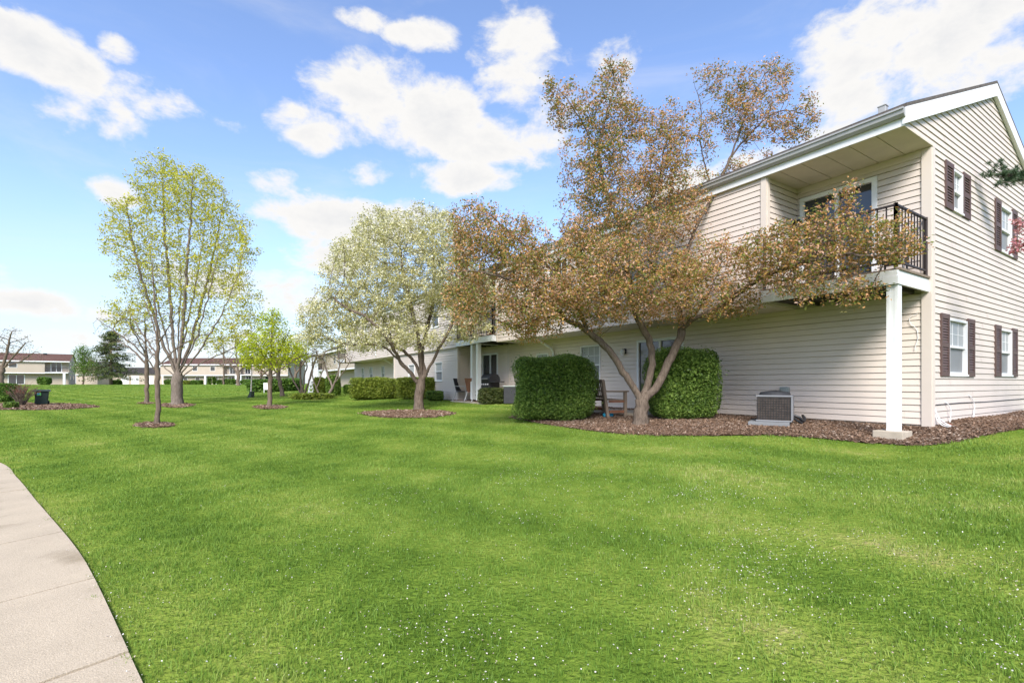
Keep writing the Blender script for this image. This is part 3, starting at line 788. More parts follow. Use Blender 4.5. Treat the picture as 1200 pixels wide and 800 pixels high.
def build_veg_mats():
    M['crab'] = leaf_mat('crabapple_leaf', [(0.0, (0.12, 0.17, 0.03)), (0.32, (0.28, 0.27, 0.06)), (0.52, (0.47, 0.275, 0.07)), (0.76, (0.57, 0.29, 0.125)), (1.0, (0.70, 0.48, 0.36))], 0.35, 0.5, 0.9, 0.45)
    M['crabred'] = leaf_mat('crabapple_bronze_leaf', [(0.0, (0.12, 0.105, 0.03)), (0.4, (0.27, 0.13, 0.06)), (0.7, (0.37, 0.17, 0.10)), (1.0, (0.55, 0.32, 0.26))], 0.35, 0.5, 0.9, 0.4)
    M['blossom_tree'] = leaf_mat('pale_yellow_green_leaf', [(0.0, (0.27, 0.29, 0.06)), (0.3, (0.48, 0.47, 0.15)), (0.6, (0.64, 0.59, 0.26)), (1.0, (0.74, 0.68, 0.40))], 0.45, 0.5, 0.8, 0.3)
    M['petal'] = leaf_mat('white_petal', [(0.0, (0.62, 0.59, 0.34)), (1.0, (0.76, 0.73, 0.54))], 0.3, 0.5, 1, 0.1)
    M['fallen'] = leaf_mat('fallen_petal', [(0.0, (0.42, 0.30, 0.22)), (0.3, (0.58, 0.48, 0.40)), (0.6, (0.70, 0.64, 0.57)), (1.0, (0.78, 0.75, 0.70))], 0.2, 0.6, 1, 0.1)
    M['maple'] = leaf_mat('yellow_green_leaf', [(0.0, (0.34, 0.38, 0.03)), (0.5, (0.56, 0.55, 0.06)), (1.0, (0.70, 0.62, 0.12))], 0.45, 0.5, 0.4, 0.3)
    M['lime'] = leaf_mat('lime_leaf', [(0.0, (0.30, 0.38, 0.012)), (0.6, (0.50, 0.57, 0.025)), (1.0, (0.62, 0.63, 0.06))], 0.45, 0.5, 0.6, 0.3)
    M['bud'] = leaf_mat('olive_bud', [(0.0, (0.16, 0.15, 0.05)), (0.6, (0.27, 0.25, 0.08)), (1.0, (0.36, 0.28, 0.14))], 0.4, 0.5, 0.6, 0.3)
    M['hedge'] = leaf_mat('hedge_leaf', [(0.0, (0.05, 0.10, 0.018)), (0.5, (0.135, 0.23, 0.038)), (1.0, (0.29, 0.40, 0.085))], 0.3, 0.45, 3.0, 0.35)
    M['hedge_lime'] = leaf_mat('hedge_lime_leaf', [(0.0, (0.09, 0.13, 0.02)), (0.5, (0.19, 0.25, 0.03)), (1.0, (0.32, 0.36, 0.06))], 0.35, 0.45, 1.6, 0.4)
    M['hedge_far'] = leaf_mat('hedge_far_leaf', [(0.0, (0.05, 0.11, 0.018)), (0.5, (0.10, 0.19, 0.026)), (1.0, (0.18, 0.28, 0.05))], 0.3, 0.5, 0.8, 0.3)
    M['conifer'] = leaf_mat('dark_needle', [(0.0, (0.05, 0.08, 0.025)), (0.6, (0.09, 0.125, 0.038)), (1.0, (0.17, 0.18, 0.055))], 0.15, 0.6, 0.7, 0.3)
    M['pine'] = leaf_mat('pine_needle', [(0.0, (0.035, 0.07, 0.035)), (0.6, (0.07, 0.12, 0.06)), (1.0, (0.14, 0.19, 0.09))], 0.15, 0.6, 2, 0.3)
    M['pink'] = leaf_mat('pink_blossom', [(0.0, (0.16, 0.14, 0.03)), (0.3, (0.45, 0.13, 0.15)), (0.6, (0.60, 0.24, 0.26)), (1.0, (0.72, 0.42, 0.42))], 0.35, 0.5, 2, 0.25)
    M['green_leaf'] = leaf_mat('fresh_green_leaf', [(0.0, (0.06, 0.12, 0.015)), (0.6, (0.13, 0.24, 0.025)), (1.0, (0.22, 0.34, 0.05))], 0.4, 0.5, 0.6, 0.3)
    M['redtree'] = leaf_mat('red_bud_leaf', [(0.0, (0.16, 0.05, 0.035)), (0.6, (0.28, 0.09, 0.06)), (1.0, (0.35, 0.17, 0.10))], 0.4, 0.5, 0.6, 0.3)
    M['grass'] = grass_mat('lawn_blade', blade=True)
    M['lawn'] = grass_mat('lawn_ground', blade=False)

def grass_mat(name, blade):
    m = bpy.data.materials.new(name); m.use_nodes = True
    nt = m.node_tree; N = nt.nodes; L = nt.links; b = N['Principled BSDF']; out = N['Material Output']
    b.inputs['Roughness'].default_value = 0.55; b.inputs['Specular IOR Level'].default_value = 0.25
    geo = N.new('ShaderNodeNewGeometry')
    def noise(scale, det=3, mp=None):
        n = N.new('ShaderNodeTexNoise'); n.inputs['Scale'].default_value = scale; n.inputs['Detail'].default_value = det
        if mp:
            q = N.new('ShaderNodeMapping'); q.inputs['Scale'].default_value = mp[0]; q.inputs['Rotation'].default_value = (0, 0, mp[1])
            L.new(geo.outputs['Position'], q.inputs['Vector']); L.new(q.outputs['Vector'], n.inputs['Vector'])
        else: L.new(geo.outputs['Position'], n.inputs['Vector'])
        return n.outputs['Fac']
    def math_(op, a, c=None, d=None):
        x = N.new('ShaderNodeMath'); x.operation = op
        for i, v in enumerate((a, c, d)):
            if v is None: continue
            if isinstance(v, (int, float)): x.inputs[i].default_value = v
            else: L.new(v, x.inputs[i])
        return x.outputs[0]
    if not blade: b.inputs['Specular IOR Level'].default_value = 0.0; b.inputs['Roughness'].default_value = 1.0
    big = noise(0.22, 4); mid = noise(1.3, 4); fine = noise(7.0, 4)
    stripe = noise(0.55, 3, ((1.0, 0.10, 1.0), -0.60))         # mowing passes, long and soft
    wv = N.new('ShaderNodeTexWave'); wv.wave_type = 'BANDS'; wv.bands_direction = 'X'; wv.inputs['Scale'].default_value = 0.19; wv.inputs['Distortion'].default_value = 2.2; wv.inputs['Detail'].default_value = 3; wv.inputs['Detail Scale'].default_value = 0.8
    qm = N.new('ShaderNodeMapping'); qm.inputs['Rotation'].default_value = (0, 0, -0.885); L.new(geo.outputs['Position'], qm.inputs['Vector']); L.new(qm.outputs['Vector'], wv.inputs['Vector'])
    v = math_('MULTIPLY_ADD', big, 0.32, 0.20)
    v = math_('MULTIPLY_ADD', wv.outputs['Fac'], 0.17, v)
    v = math_('MULTIPLY_ADD', mid, 0.62, v); v = math_('MULTIPLY_ADD', stripe, 0.60, v); v = math_('MULTIPLY_ADD', fine, 0.45, v)
    if blade:
        at = N.new('ShaderNodeAttribute'); at.attribute_name = 'rnd'
        v = math_('MULTIPLY_ADD', at.outputs['Fac'], 0.45, v)
        lo, hi = 1.10, 2.00
    else:
        speck = noise(45.0, 5); v = math_('MULTIPLY_ADD', speck, 0.45, v); lo, hi = 1.17, 1.92
    mr = N.new('ShaderNodeMapRange'); mr.inputs['From Min'].default_value = lo; mr.inputs['From Max'].default_value = hi; L.new(v, mr.inputs['Value'])
    rp = N.new('ShaderNodeValToRGB'); cr = rp.color_ramp
    st = [(0.0, (0.080, 0.155, 0.020)), (0.35, (0.152, 0.262, 0.036)), (0.65, (0.235, 0.342, 0.056)), (0.88, (0.335, 0.395, 0.100)), (1.0, (0.46, 0.44, 0.20))]
    while len(cr.elements) < len(st): cr.elements.new(0.5)
    kk = 1.0 if blade else 0.72                                 # thatch and soil between the blades
    for e, (p, c) in zip(cr.elements, st): e.position = p; e.color = (c[0] * kk * (1.0 if blade else 1.12), c[1] * kk, c[2] * kk, 1)
    L.new(mr.outputs[0], rp.inputs['Fac'])
    L.new(rp.outputs['Color'], b.inputs['Base Color'])
    if blade:
        tr = N.new('ShaderNodeBsdfTranslucent'); L.new(rp.outputs['Color'], tr.inputs['Color'])
        mx = N.new('ShaderNodeMixShader'); mx.inputs[0].default_value = 0.35
        L.new(b.outputs[0], mx.inputs[1]); L.new(tr.outputs[0], mx.inputs[2]); L.new(mx.outputs[0], out.inputs['Surface'])
    else:
        n2 = noise(28.0, 5)
        bp = N.new('ShaderNodeBump'); bp.inputs['Strength'].default_value = 0.8; bp.inputs['Distance'].default_value = 0.05
        L.new(n2, bp.inputs['Height']); L.new(bp.outputs['Normal'], b.inputs['Normal'])
    return m
# ================================================================== ground, walk, beds
def pip(x, y, poly):
    x = np.asarray(x); y = np.asarray(y); ins = np.zeros(x.shape, bool); n = len(poly); j = n - 1
    for i in range(n):
        xi, yi = poly[i][:2]; xj, yj = poly[j][:2]
        c = ((yi > y) != (yj > y)) & (x < (xj - xi) * (y - yi) / ((yj - yi) + 1e-12) + xi)
        ins ^= c; j = i
    return ins

def build_ground():
    ang = np.concatenate([np.radians(np.arange(20, 160, 0.8)), np.radians(np.arange(160, 380, 4))])
    rad = np.concatenate([[0.01], np.geomspace(0.4, 1200, 120)])
    A, R = np.meshgrid(ang, rad)
    X = R * np.cos(A); Y = R * np.sin(A); Z = ground(X, Y)
    V = np.stack([X, Y, Z], -1).reshape(-1, 3); m = len(ang); n = len(rad)
    i = np.arange(n - 1)[:, None]; j = np.arange(m)[None, :]
    a = i * m + j; b = i * m + (j + 1) % m
    Fc = np.stack([a, b, b + m, a + m], -1).reshape(-1, 4)
    o = link('lawn', np_mesh('lawn', V, Fc, smooth=True), M['lawn']); tag(o, kind='structure')

EDGE = []
def walk_path():
    pts = [G(165, 800)[:2]] + [G(x, y)[:2] for x, y in ((110, 680), (84, 638), (45.5, 592), (20, 561), (0, 543))]
    d0 = pts[0] - pts[1]; d0 /= np.linalg.norm(d0)
    pre = [pts[0] + d0 * 7 + np.array([-1.0, -1.4]), pts[0] + d0 * 3.2 + np.array([-0.15, -0.3]), pts[0] + d0 * 1.2]
    d1 = pts[-1] - pts[-2]; d1 /= np.linalg.norm(d1)
    post = [pts[-1] + d1 * 3 + np.array([-0.5, -0.25]), pts[-1] + d1 * 7 + np.array([-2.2, -1.2]), pts[-1] + d1 * 14 + np.array([-6.5, -5.0]), pts[-1] + d1 * 30 + np.array([-24, -18.0])]
    P = np.array(smooth_path(pre + pts + post, 24))
    seg = np.linalg.norm(np.diff(P, axis=0), axis=1); cum = np.concatenate([[0], np.cumsum(seg)])
    t = np.arange(0, cum[-1], 0.08)
    return np.stack([np.interp(t, cum, P[:, k]) for k in range(2)], 1)

WALK_W = 1.55
def build_walk():
    P = walk_path(); EDGE.append(P)
    d = np.gradient(P, axis=0); d /= np.linalg.norm(d, axis=1)[:, None]; left = np.stack([-d[:, 1], d[:, 0]], 1)
    if left[len(left) // 3][0] > 0: left = -left
    L = P + left * WALK_W
    seg = np.linalg.norm(np.diff(P, axis=0), axis=1); cum = np.concatenate([[0], np.cumsum(seg)])
    jp = [G(x, y)[:2] for x, y in ((154, 770), (110, 680), (45.5, 592))]
    js = [cum[np.argmin(np.linalg.norm(P - q, axis=1))] for q in jp]
    step = 1.27
    joints = sorted(list(np.arange(js[0] - step * 12, js[0] - 0.1, step)) + [js[0], js[1], (js[1] + js[2]) / 2, js[2]] + list(js[2] + step * np.arange(1, 40)))
    joints = [j for j in joints if 0.1 < j < cum[-1] - 0.1]
    mb = MB(); base = MB()
    ev = lambda arr, t: np.array([np.interp(t, cum, arr[:, k]) for k in range(2)])
    rj = random.Random(4)
    for a, b in zip(joints, joints[1:]):
        dz = rj.uniform(-0.004, 0.004)
        n = max(2, int((b - a) / 0.16)); ts = np.linspace(a + 0.0085, b - 0.0085, n + 1)
        rows = []
        for t in ts:
            r, l = ev(P, t), ev(L, t); rows.append([np.array([*(r * (1 - k) + l * k), float(ground(*(r * (1 - k) + l * k))) + 0.022 + dz]) for k in (0, 0.33, 0.67, 1)])
        for u, v in zip(rows, rows[1:]):
            for k in range(3): mb.face([u[k], v[k], v[k + 1], u[k + 1]])
            dn = np.array([0, 0, -0.08])
            mb.face([u[0], u[0] + dn, v[0] + dn, v[0]]); mb.face([u[3], v[3], v[3] + dn, u[3] + dn])
        for u in (rows[0], rows[-1]): mb.face([*u, u[3] + dn, u[0] + dn])
    for t0, t1 in zip(cum[::3], cum[3::3]):
        pr, pl, qr, ql = ev(P, t0), ev(L, t0), ev(P, t1), ev(L, t1); pr = pr - (pl - pr) * 0.002; qr = qr - (ql - qr) * 0.002
        base.face([np.array([*p, float(ground(*p)) + 0.009]) for p in (pr, qr, ql, pl)])
    M['walk'] = walk_mat()
    tag(mb.build('sidewalk', M['walk']), kind='structure')
    M['joint'] = mat('joint_soil', (0.17, 0.13, 0.085), 0.95, 0.4, 20)
    tag(base.build('sidewalk_bed', M['joint']), kind='structure')
    return P, L

def walk_mat():
    m = mat('concrete_walk', (0.46, 0.378, 0.27), 0.9, 0.10, 2.2, 0.35, 160)
    nt = m.node_tree; N = nt.nodes; L = nt.links; b = N['Principled BSDF']
    old = b.inputs['Base Color'].links[0].from_socket
    geo = [n for n in N if n.type == 'NEW_GEOMETRY'][0]
    n1 = N.new('ShaderNodeTexNoise'); n1.inputs['Scale'].default_value = 120; n1.inputs['Detail'].default_value = 3; L.new(geo.outputs['Position'], n1.inputs['Vector'])
    r1 = N.new('ShaderNodeValToRGB'); r1.color_ramp.elements[0].position = 0.3; r1.color_ramp.elements[0].color = (0.80, 0.79, 0.77, 1); r1.color_ramp.elements[1].position = 0.62; r1.color_ramp.elements[1].color = (1.06, 1.06, 1.06, 1)
    L.new(n1.outputs['Fac'], r1.inputs['Fac'])
    n2 = N.new('ShaderNodeTexNoise'); n2.inputs['Scale'].default_value = 1.1; n2.inputs['Detail'].default_value = 7; L.new(geo.outputs['Position'], n2.inputs['Vector'])
    r2 = N.new('ShaderNodeValToRGB'); r2.color_ramp.elements[0].position = 0.30; r2.color_ramp.elements[0].color = (0.62, 0.59, 0.52, 1); r2.color_ramp.elements[1].position = 0.42; r2.color_ramp.elements[1].color = (1, 1, 1, 1)
    L.new(n2.outputs['Fac'], r2.inputs['Fac'])
    x = old
    for r in (r1, r2):
        mx = N.new('ShaderNodeMix'); mx.data_type = 'RGBA'; mx.blend_type = 'MULTIPLY'; mx.inputs['Factor'].default_value = 1
        L.new(x, mx.inputs['A']); L.new(r.outputs['Color'], mx.inputs['B']); x = mx.outputs['Result']
    L.new(x, b.inputs['Base Color'])
    return m

BEDS = []
def bed_sheet(name, poly, cell, chips_per_m2, label, seed, chip=0.032):
    poly = np.array([p[:2] for p in poly]); BEDS.append(poly)
    rng = np.random.default_rng(seed)
    lo = poly.min(0) - cell; hi = poly.max(0) + cell
    nx = int((hi[0] - lo[0]) / cell) + 2; ny = int((hi[1] - lo[1]) / cell) + 2
    gx = lo[0] + np.arange(nx) * cell; gy = lo[1] + np.arange(ny) * cell
    X, Y = np.meshgrid(gx, gy, indexing='ij')
    ins = pip(X[:-1, :-1] + cell / 2, Y[:-1, :-1] + cell / 2, poly)
    Z = ground(X, Y) + 0.012 + rng.uniform(-0.008, 0.012, X.shape)
    V = np.stack([X, Y, Z], -1).reshape(-1, 3)
    i, j = np.where(ins); a = i * ny + j
    Fc = np.stack([a, a + ny, a + ny + 1, a + 1], -1)
    used = np.unique(Fc); remap = np.full(len(V), -1); remap[used] = np.arange(len(used))
    o = link(name, np_mesh(name, V[used], remap[Fc]), M['mulch']); tag(o, kind='structure')
    area = len(i) * cell * cell; n = int(area * chips_per_m2)
    k = rng.integers(0, len(i), n)
    cx = gx[i[k]] + rng.normal(0.5, 0.55, n) * cell; cy = gy[j[k]] + rng.normal(0.5, 0.55, n) * cell
    C = np.stack([cx, cy, ground(cx, cy) + 0.022 + rng.uniform(-0.006, 0.022, n)], 1)
    # flat chips: thin slabs
    a = rng.uniform(0, 6.28, n); L = rng.uniform(0.5, 1.5, n) * chip; w = L * rng.uniform(0.25, 0.6, n); h = chip * 0.14
    tx = rng.normal(0, 0.35, n); ty = rng.normal(0, 0.35, n)
    d = np.stack([np.cos(a), np.sin(a), tx], 1); s = np.stack([-np.sin(a), np.cos(a), ty], 1); up = np.cross(d, s); up /= np.linalg.norm(up, axis=1)[:, None]
    d *= (L / 2)[:, None]; s *= (w / 2)[:, None]; up *= h
    V = np.stack([C - d - s, C + d - s, C + d + s, C - d + s, C - d - s + up, C + d - s + up, C + d + s + up, C - d + s + up], 1).reshape(-1, 3)
    b = np.arange(n)[:, None] * 8
    Fc = np.concatenate([b + np.array(q) for q in ((4, 5, 6, 7), (0, 1, 5, 4), (1, 2, 6, 5), (2, 3, 7, 6), (3, 0, 4, 7))])
    o = link('mulch_chips', np_mesh('mulch_chips', V, Fc, {'rnd': np.repeat(rng.uniform(0, 1, n), 8)}), M['chip'])
    tag(o, label, 'wood chips', kind='stuff')

def px_ring(px, py, rx, ry, n=28, wob=0.07, seed=0):
    r = random.Random(seed); out = []
    for k in range(n):
        a = 2 * math.pi * k / n; f = 1 + r.uniform(-wob, wob)
        out.append(G(px + rx * f * math.cos(a), py + ry * f * math.sin(a)))
    return out

def build_beds():
    front = [G(x, y) for x, y in ((1290, 496), (1240, 499), (1200, 502.5), (1160, 509), (1130, 516.5), (1090, 522), (1040, 521), (960, 514), (900, 510.5), (830, 511), (760, 510.5), (700, 506), (640, 497.5), (597, 489.5))]
    back = [FP0(9.7, 1.2, 0), FP0(9.4, -0.02, 0), FP0(0.0, -0.02, 0), FGB(6.0, -0.02, 0)]
    bed_sheet('mulch_bed', smooth_front(front) + back, 0.07, 1700, 'brown wood chips in the planting bed along the cream wall', 1)
    bed_sheet('mulch_bed', px_ring(478, 485.3, 52, 4.6, seed=2), 0.08, 550, 'wood chips in the oval bed under the white-blossomed tree', 2, 0.055)
    bed_sheet('mulch_bed', px_ring(181, 498.3, 23, 3.2, seed=3), 0.08, 450, 'wood chips around the slim bare trunk on the left lawn', 3, 0.055)
    bed_sheet('mulch_bed', px_ring(207, 475, 19, 2.6, seed=4), 0.12, 200, 'wood chips around the foot of the tall maple', 4, 0.08)
    bed_sheet('mulch_bed', px_ring(316, 477.2, 19, 2.2, seed=5), 0.12, 200, 'wood chips around the small lime-green tree', 5, 0.08)
    bed_sheet('mulch_bed', px_ring(30, 476.5, 82, 4.0, n=36, seed=6), 0.14, 160, 'wood chips in the island bed with the twiggy shrub and wheeled bin', 6, 0.09)
    bed_sheet('mulch_bed', [G(595, 472.5), G(560, 473), G(545, 471.3), G(525, 468.3), G(497, 467), FP1(19.5, 0.2, 0), FP0(19, 0, 0), FP0(12.5, 0, 0), FP0(12.0, 0.8, 0)], 0.12, 220, 'wood chips beside the patio columns under the second balcony', 7, 0.08)
    bed_sheet('mulch_bed', px_ring(172, 472.3, 9, 1.2, seed=8), 0.15, 100, 'wood chips around the bare trunk beyond the slim tree', 8, 0.09)

def smooth_front(P): return [np.array(p) for p in smooth_path(P, 4)]

# ================================================================== grass
def build_grass(P, L):
    rng = np.random.default_rng(11)
    N1 = 820000
    rr = np.concatenate([np.linspace(0.9, 48, 4000)]); dens = np.where(rr < 5, 1.0, (5 / rr) ** 1.85)
    cdf = np.cumsum(rr * dens); cdf /= cdf[-1]
    r = np.interp(rng.uniform(0, 1, N1), cdf, rr); th = np.pi / 2 + rng.uniform(-1.08, 1.08, N1)
    x = r * np.cos(th); y = r * np.sin(th)
    r2 = np.sqrt(rng.uniform(44.0 ** 2, 135.0 ** 2, 170000)); t2 = np.pi / 2 + rng.uniform(-0.1, 0.95, len(r2))
    r = np.concatenate([r, r2]); x = np.concatenate([x, r2 * np.cos(t2)]); y = np.concatenate([y, r2 * np.sin(t2)]); N1 = len(r)
    wd = (L - P) / np.linalg.norm(L - P, axis=1)[:, None]; kk = np.arange(len(P)); Pg = P + wd * (0.034 + 0.026 * np.sin(kk * 0.9) * np.sin(kk * 0.37 + 1) + 0.012 * np.sin(kk * 2.3))[:, None]
    keep = ~pip(x, y, np.concatenate([Pg, L[::-1]]))
    for b in BEDS: keep &= ~pip(x, y, b)
    q = (x - CORNER[0]) * TD[0] + (y - CORNER[1]) * TD[1]; s = (x - CORNER[0]) * UD[0] + (y - CORNER[1]) * UD[1]
    keep &= ~((q > -0.05) & (s > -0.05) & (s < LEN + 1)); keep &= ~((q > -1.1) & (s > 16.4) & (s < 24.7))
    # thin patches
    pn = np.sin(x * 1.7 + np.sin(y * 1.3) * 1.5) * np.sin(y * 1.9 + np.sin(x * 0.9) * 1.7)
    keep &= rng.uniform(0, 1, N1) > 0.35 * np.clip(pn - 0.3, 0, 1)
    x, y, r = x[keep], y[keep], r[keep]; n = len(x)
    # tufting
    tuft = 0.75 + 0.35 * np.sin(x * 9 + 2 * np.sin(y * 7)) * np.sin(y * 8 + 2 * np.sin(x * 6))
    h = rng.uniform(0.026, 0.052, n) * tuft * (1 + 0.25 * np.sin(x * 2.1) * np.cos(y * 1.7))
    w = 0.0042 * np.maximum(1, r / 4.5) ** 0.85 * rng.uniform(0.7, 1.3, n) * np.where(r > 44, 2.4, 1)
    a = rng.uniform(0, 6.283, n); la = rng.uniform(0, 6.283, n); lean = np.abs(rng.normal(0, 0.55, n)) * h
    z = ground(x, y) - 0.006
    B = np.stack([x, y, z], 1); sd = np.stack([np.cos(a), np.sin(a), 0 * a], 1) * (w / 2)[:, None]
    ld = np.stack([np.cos(la), np.sin(la), 0 * la], 1)
    mid = B + ld * (lean * 0.35)[:, None] + np.stack([0 * h, 0 * h, h * 0.6], 1)
    tip = B + ld * lean[:, None] + np.stack([0 * h, 0 * h, h], 1)
    V = np.stack([B - sd, B + sd, mid + sd * 0.8, tip, mid - sd * 0.8], 1).reshape(-1, 3)
    i = np.arange(n)[:, None] * 5
    Fq = i + np.array([0, 1, 2, 4]); Ft = i + np.array([4, 2, 3])
    o = link('grass', np_mesh('grass', V, [Fq, Ft], {'rnd': np.repeat(rng.uniform(0, 1, n), 5)}), M['grass'])
    tag(o, 'mown green lawn grass sloping down to the pale sidewalk', 'grass', kind='stuff')
    # fallen petals
    n = 190000
    r = 0.9 + 13 * rng.uniform(0, 1, n) ** 0.9; th = np.pi / 2 + rng.uniform(-1.0, 1.0, n)
    x = r * np.cos(th); y = r * np.sin(th)
    cl = 0.5 + 0.5 * np.sin(x * 1.9 + 1.7 * np.sin(y * 1.3 + 0.7)) * np.sin(y * 2.3 + 1.3 * np.sin(x * 1.7))
    right = sstep(-3.2, 3.5, x) * 1.15 + 0.16
    keep = rng.uniform(0, 1, n) < (0.12 + 0.88 * cl ** 3) * right * np.where(r > 7.0, 0.25, 1.0) * 0.42
    q = (x - CORNER[0]) * TD[0] + (y - CORNER[1]) * TD[1]
    keep &= ~pip(x, y, np.concatenate([P, L[::-1]])) & (q < -1.0)
    keep &= ~pip(x, y, BEDS[0])
    x, y = x[keep], y[keep]
    # drift along the walk's edge
    k = rng.integers(0, len(P), 2600); k = k[(P[k][:, 1] > 0.5) & (P[k][:, 1] < 7)]
    ex = P[k] + rng.normal(0, 0.05, (len(k), 2)); fade = rng.uniform(0, 1, len(k)) < np.clip(1.4 - P[k][:, 1] / 5.0, 0.05, 1)
    ex = ex[fade]; x = np.concatenate([x, ex[:, 0]]); y = np.concatenate([y, ex[:, 1]])
    on = pip(x, y, np.concatenate([P, L[::-1]]))
    C = np.stack([x, y, ground(x, y) + np.where(on, 0.03, rng.uniform(0.012, 0.04, len(x)))], 1)
    V, Fc = leaves_arrays(C, 0.0090, rng, ratio=0.8, upbias=1.6)
    o = link('fallen_petals', np_mesh('fallen_petals', V, Fc, {'rnd': np.repeat(rng.uniform(0, 1, len(C)), 4)}), M['fallen'])
    tag(o, 'white and pinkish fallen blossom petals strewn over the lawn', 'petals', kind='stuff')

# ================================================================== trees
def front_of(A, lim=-1.5, ztop=5.9):
    q = (A[:, 0] - CORNER[0]) * TD[0] + (A[:, 1] - CORNER[1]) * TD[1]
    s = (A[:, 0] - CORNER[0]) * UD[0] + (A[:, 1] - CORNER[1]) * UD[1]
    return (q < lim) | (s < -0.4) | ((A[:, 2] > ztop) & (q < 0.6))

def wl(Y0, lst):   # drawn limb: photo column and row, and depth offset
    return [W(x, y, Y0 + d) for x, y, d in lst]

def build_trees():
    rng = np.random.default_rng(5)
    # ---- the big crabapple
    b = G(750, 498); Y = b[1]
    limbs = [wl(Y, [(750, 499, 0), (751, 485, 0), (752, 470, 0)]),
             wl(Y, [(752, 470, 0), (742, 454, 0), (729, 433, -.05), (712, 408, -.1), (692, 391, -.1), (665, 375, -.2), (635, 372, -.3), (605, 382, -.4), (575, 372, -.5), (545, 360, -.5)]),
             wl(Y, [(752, 470, 0), (758, 452, .1), (764, 428, .15), (762, 402, .2), (750, 378, .2), (740, 345, .1), (733, 310, 0), (728, 268, 0), (712, 230, -.1), (702, 180, -.1), (712, 130, 0), (722, 100, 0)]),
             wl(Y, [(752, 470, 0), (770, 452, 0), (783, 425, 0), (793, 405, 0), (799, 385, 0), (795, 350, .1), (800, 315, .15), (815, 268, .2), (836, 228, .3), (856, 185, .3), (872, 140, .3), (890, 100, .2)]),
             wl(Y, [(797, 388, 0), (812, 374, -.3), (838, 362, -.6), (862, 346, -1.0), (888, 328, -1.4), (918, 315, -1.9), (952, 305, -2.4), (990, 298, -2.9), (1030, 300, -3.3), (1060, 290, -3.5)]),
             wl(Y, [(728, 268, 0), (755, 245, 0), (772, 215, .1), (778, 175, .1), (790, 150, .1)]),
             wl(Y, [(690, 391, -.1), (668, 340, -.3), (640, 310, -.5), (612, 285, -.6), (585, 262, -.6), (568, 245, -.6)]),
             wl(Y, [(665, 375, -.2), (625, 340, -.8), (590, 325, -1.0), (555, 318, -1.1), (530, 320, -1.2)]),
             wl(Y, [(740, 345, .1), (705, 315, -.3), (675, 290, -.5), (655, 265, -.6)]),
             wl(Y, [(795, 350, .1), (770, 315, -.6), (750, 300, -1.0), (720, 318, -1.3)]),
             wl(Y, [(812, 374, -.3), (835, 335, -.7), (845, 305, -.8), (850, 280, -.6)]),
             wl(Y, [(702, 180, -.1), (680, 140, -.2), (660, 112, -.3), (645, 98, -.3)]),
             wl(Y, [(856, 185, .3), (885, 150, .3), (915, 130, .3), (945, 135, .2)]),
             wl(Y, [(836, 228, .3), (820, 165, .3), (822, 130, .3), (812, 92, .2)]),
             wl(Y, [(952, 305, -2.4), (968, 270, -2.5), (985, 240, -2.6), (1005, 215, -2.6)])]
    near_front = lambda A: front_of(A, -1.55)
    att = px_ell(rng, Y, [
        (740, 335, 95, 45, -.4, 1.6, 900), (690, 330, 75, 55, -.6, 1.5, 620), (825, 330, 55, 45, -.5, 1.1, 430), (640, 350, 60, 40, -.6, 1.4, 430), (855, 355, 35, 18, -.8, .6, 130),
        (590, 310, 62, 62, -.6, 1.5, 560), (560, 275, 35, 40, -.6, 1.0, 190), (548, 350, 30, 40, -.6, .8, 180), (620, 385, 45, 14, -.5, .9, 120), (690, 255, 45, 45, -.3, 1.1, 300), (745, 260, 50, 45, -.2, 1.0, 300),
        (720, 200, 50, 55, 0, 1.0, 330), (770, 195, 42, 55, .1, .9, 280), (715, 130, 38, 40, 0, .7, 170), (668, 125, 28, 28, -.2, .5, 75), (650, 108, 14, 22, -.3, .3, 28), (735, 145, 40, 25, 0, .6, 110), (720, 92, 22, 16, 0, .4, 46), (680, 190, 30, 30, -.2, .5, 70),
        (800, 255, 30, 40, .1, .6, 120), (845, 210, 28, 40, .3, .5, 90), (880, 125, 48, 42, .3, .7, 200), (925, 140, 32, 34, .2, .5, 90), (840, 105, 26, 30, .2, .4, 60), (905, 85, 28, 14, .2, .3, 40), (818, 165, 22, 30, .3, .4, 40), (890, 170, 30, 22, .3, .4, 60), (945, 150, 14, 20, .2, .3, 26), (792, 150, 24, 40, .2, .5, 80), (828, 195, 16, 34, .3, .4, 40),
        (880, 310, 24, 34, -1.3, .45, 110), (915, 300, 40, 42, -1.9, .5, 270), (960, 290, 44, 42, -2.4, .5, 300), (1005, 290, 40, 36, -2.8, .45, 230), (1045, 285, 34, 26, -3.2, .35, 110), (1075, 290, 14, 8, -3.4, .2, 18), (990, 235, 12, 24, -2.6, .2, 34), (1000, 335, 30, 24, -2.8, .4, 70), (1050, 258, 14, 6, -3.3, .2, 14), (940, 335, 26, 20, -2.3, .4, 60)], near_front, 2.5)
    rt_ = att[:, 0] / att[:, 1]; hi = att[:, 2] > 4.6
    att = np.concatenate([clump(att[(rt_ < 0.46) & ~hi], 4.2, -0.4, rng, 0.2), clump(att[(rt_ < 0.46) & hi], 4.0, -0.1, rng, 0.12), clump(att[(rt_ >= 0.46) & hi], 4.0, -0.2, rng, 0.12), clump(att[(rt_ >= 0.46) & ~hi], 4.2, -1.0, rng, 0.4)])
    red = lambda C: None
    root, P, par, cnt = make_tree('crabapple_tree', b, limbs, att, 'large crabapple tree with three main stems and bronze orange leaves in front of the building', 'tree', M['crab'], M['bark'],
                  0.150, 0.0030, 0.60, 0.095, 1.2, 0.115, maxcnt=9, per=23, spread=0.066, lsize=0.059, seed=3, up=0.02, extra=('blossoms', M['pink_pale'], 2, 0.055, 0.03, 0.85), flare=1.25, clus=0.36)
    # ---- white blossom tree
    b = G(491, 480.5); Y = b[1]
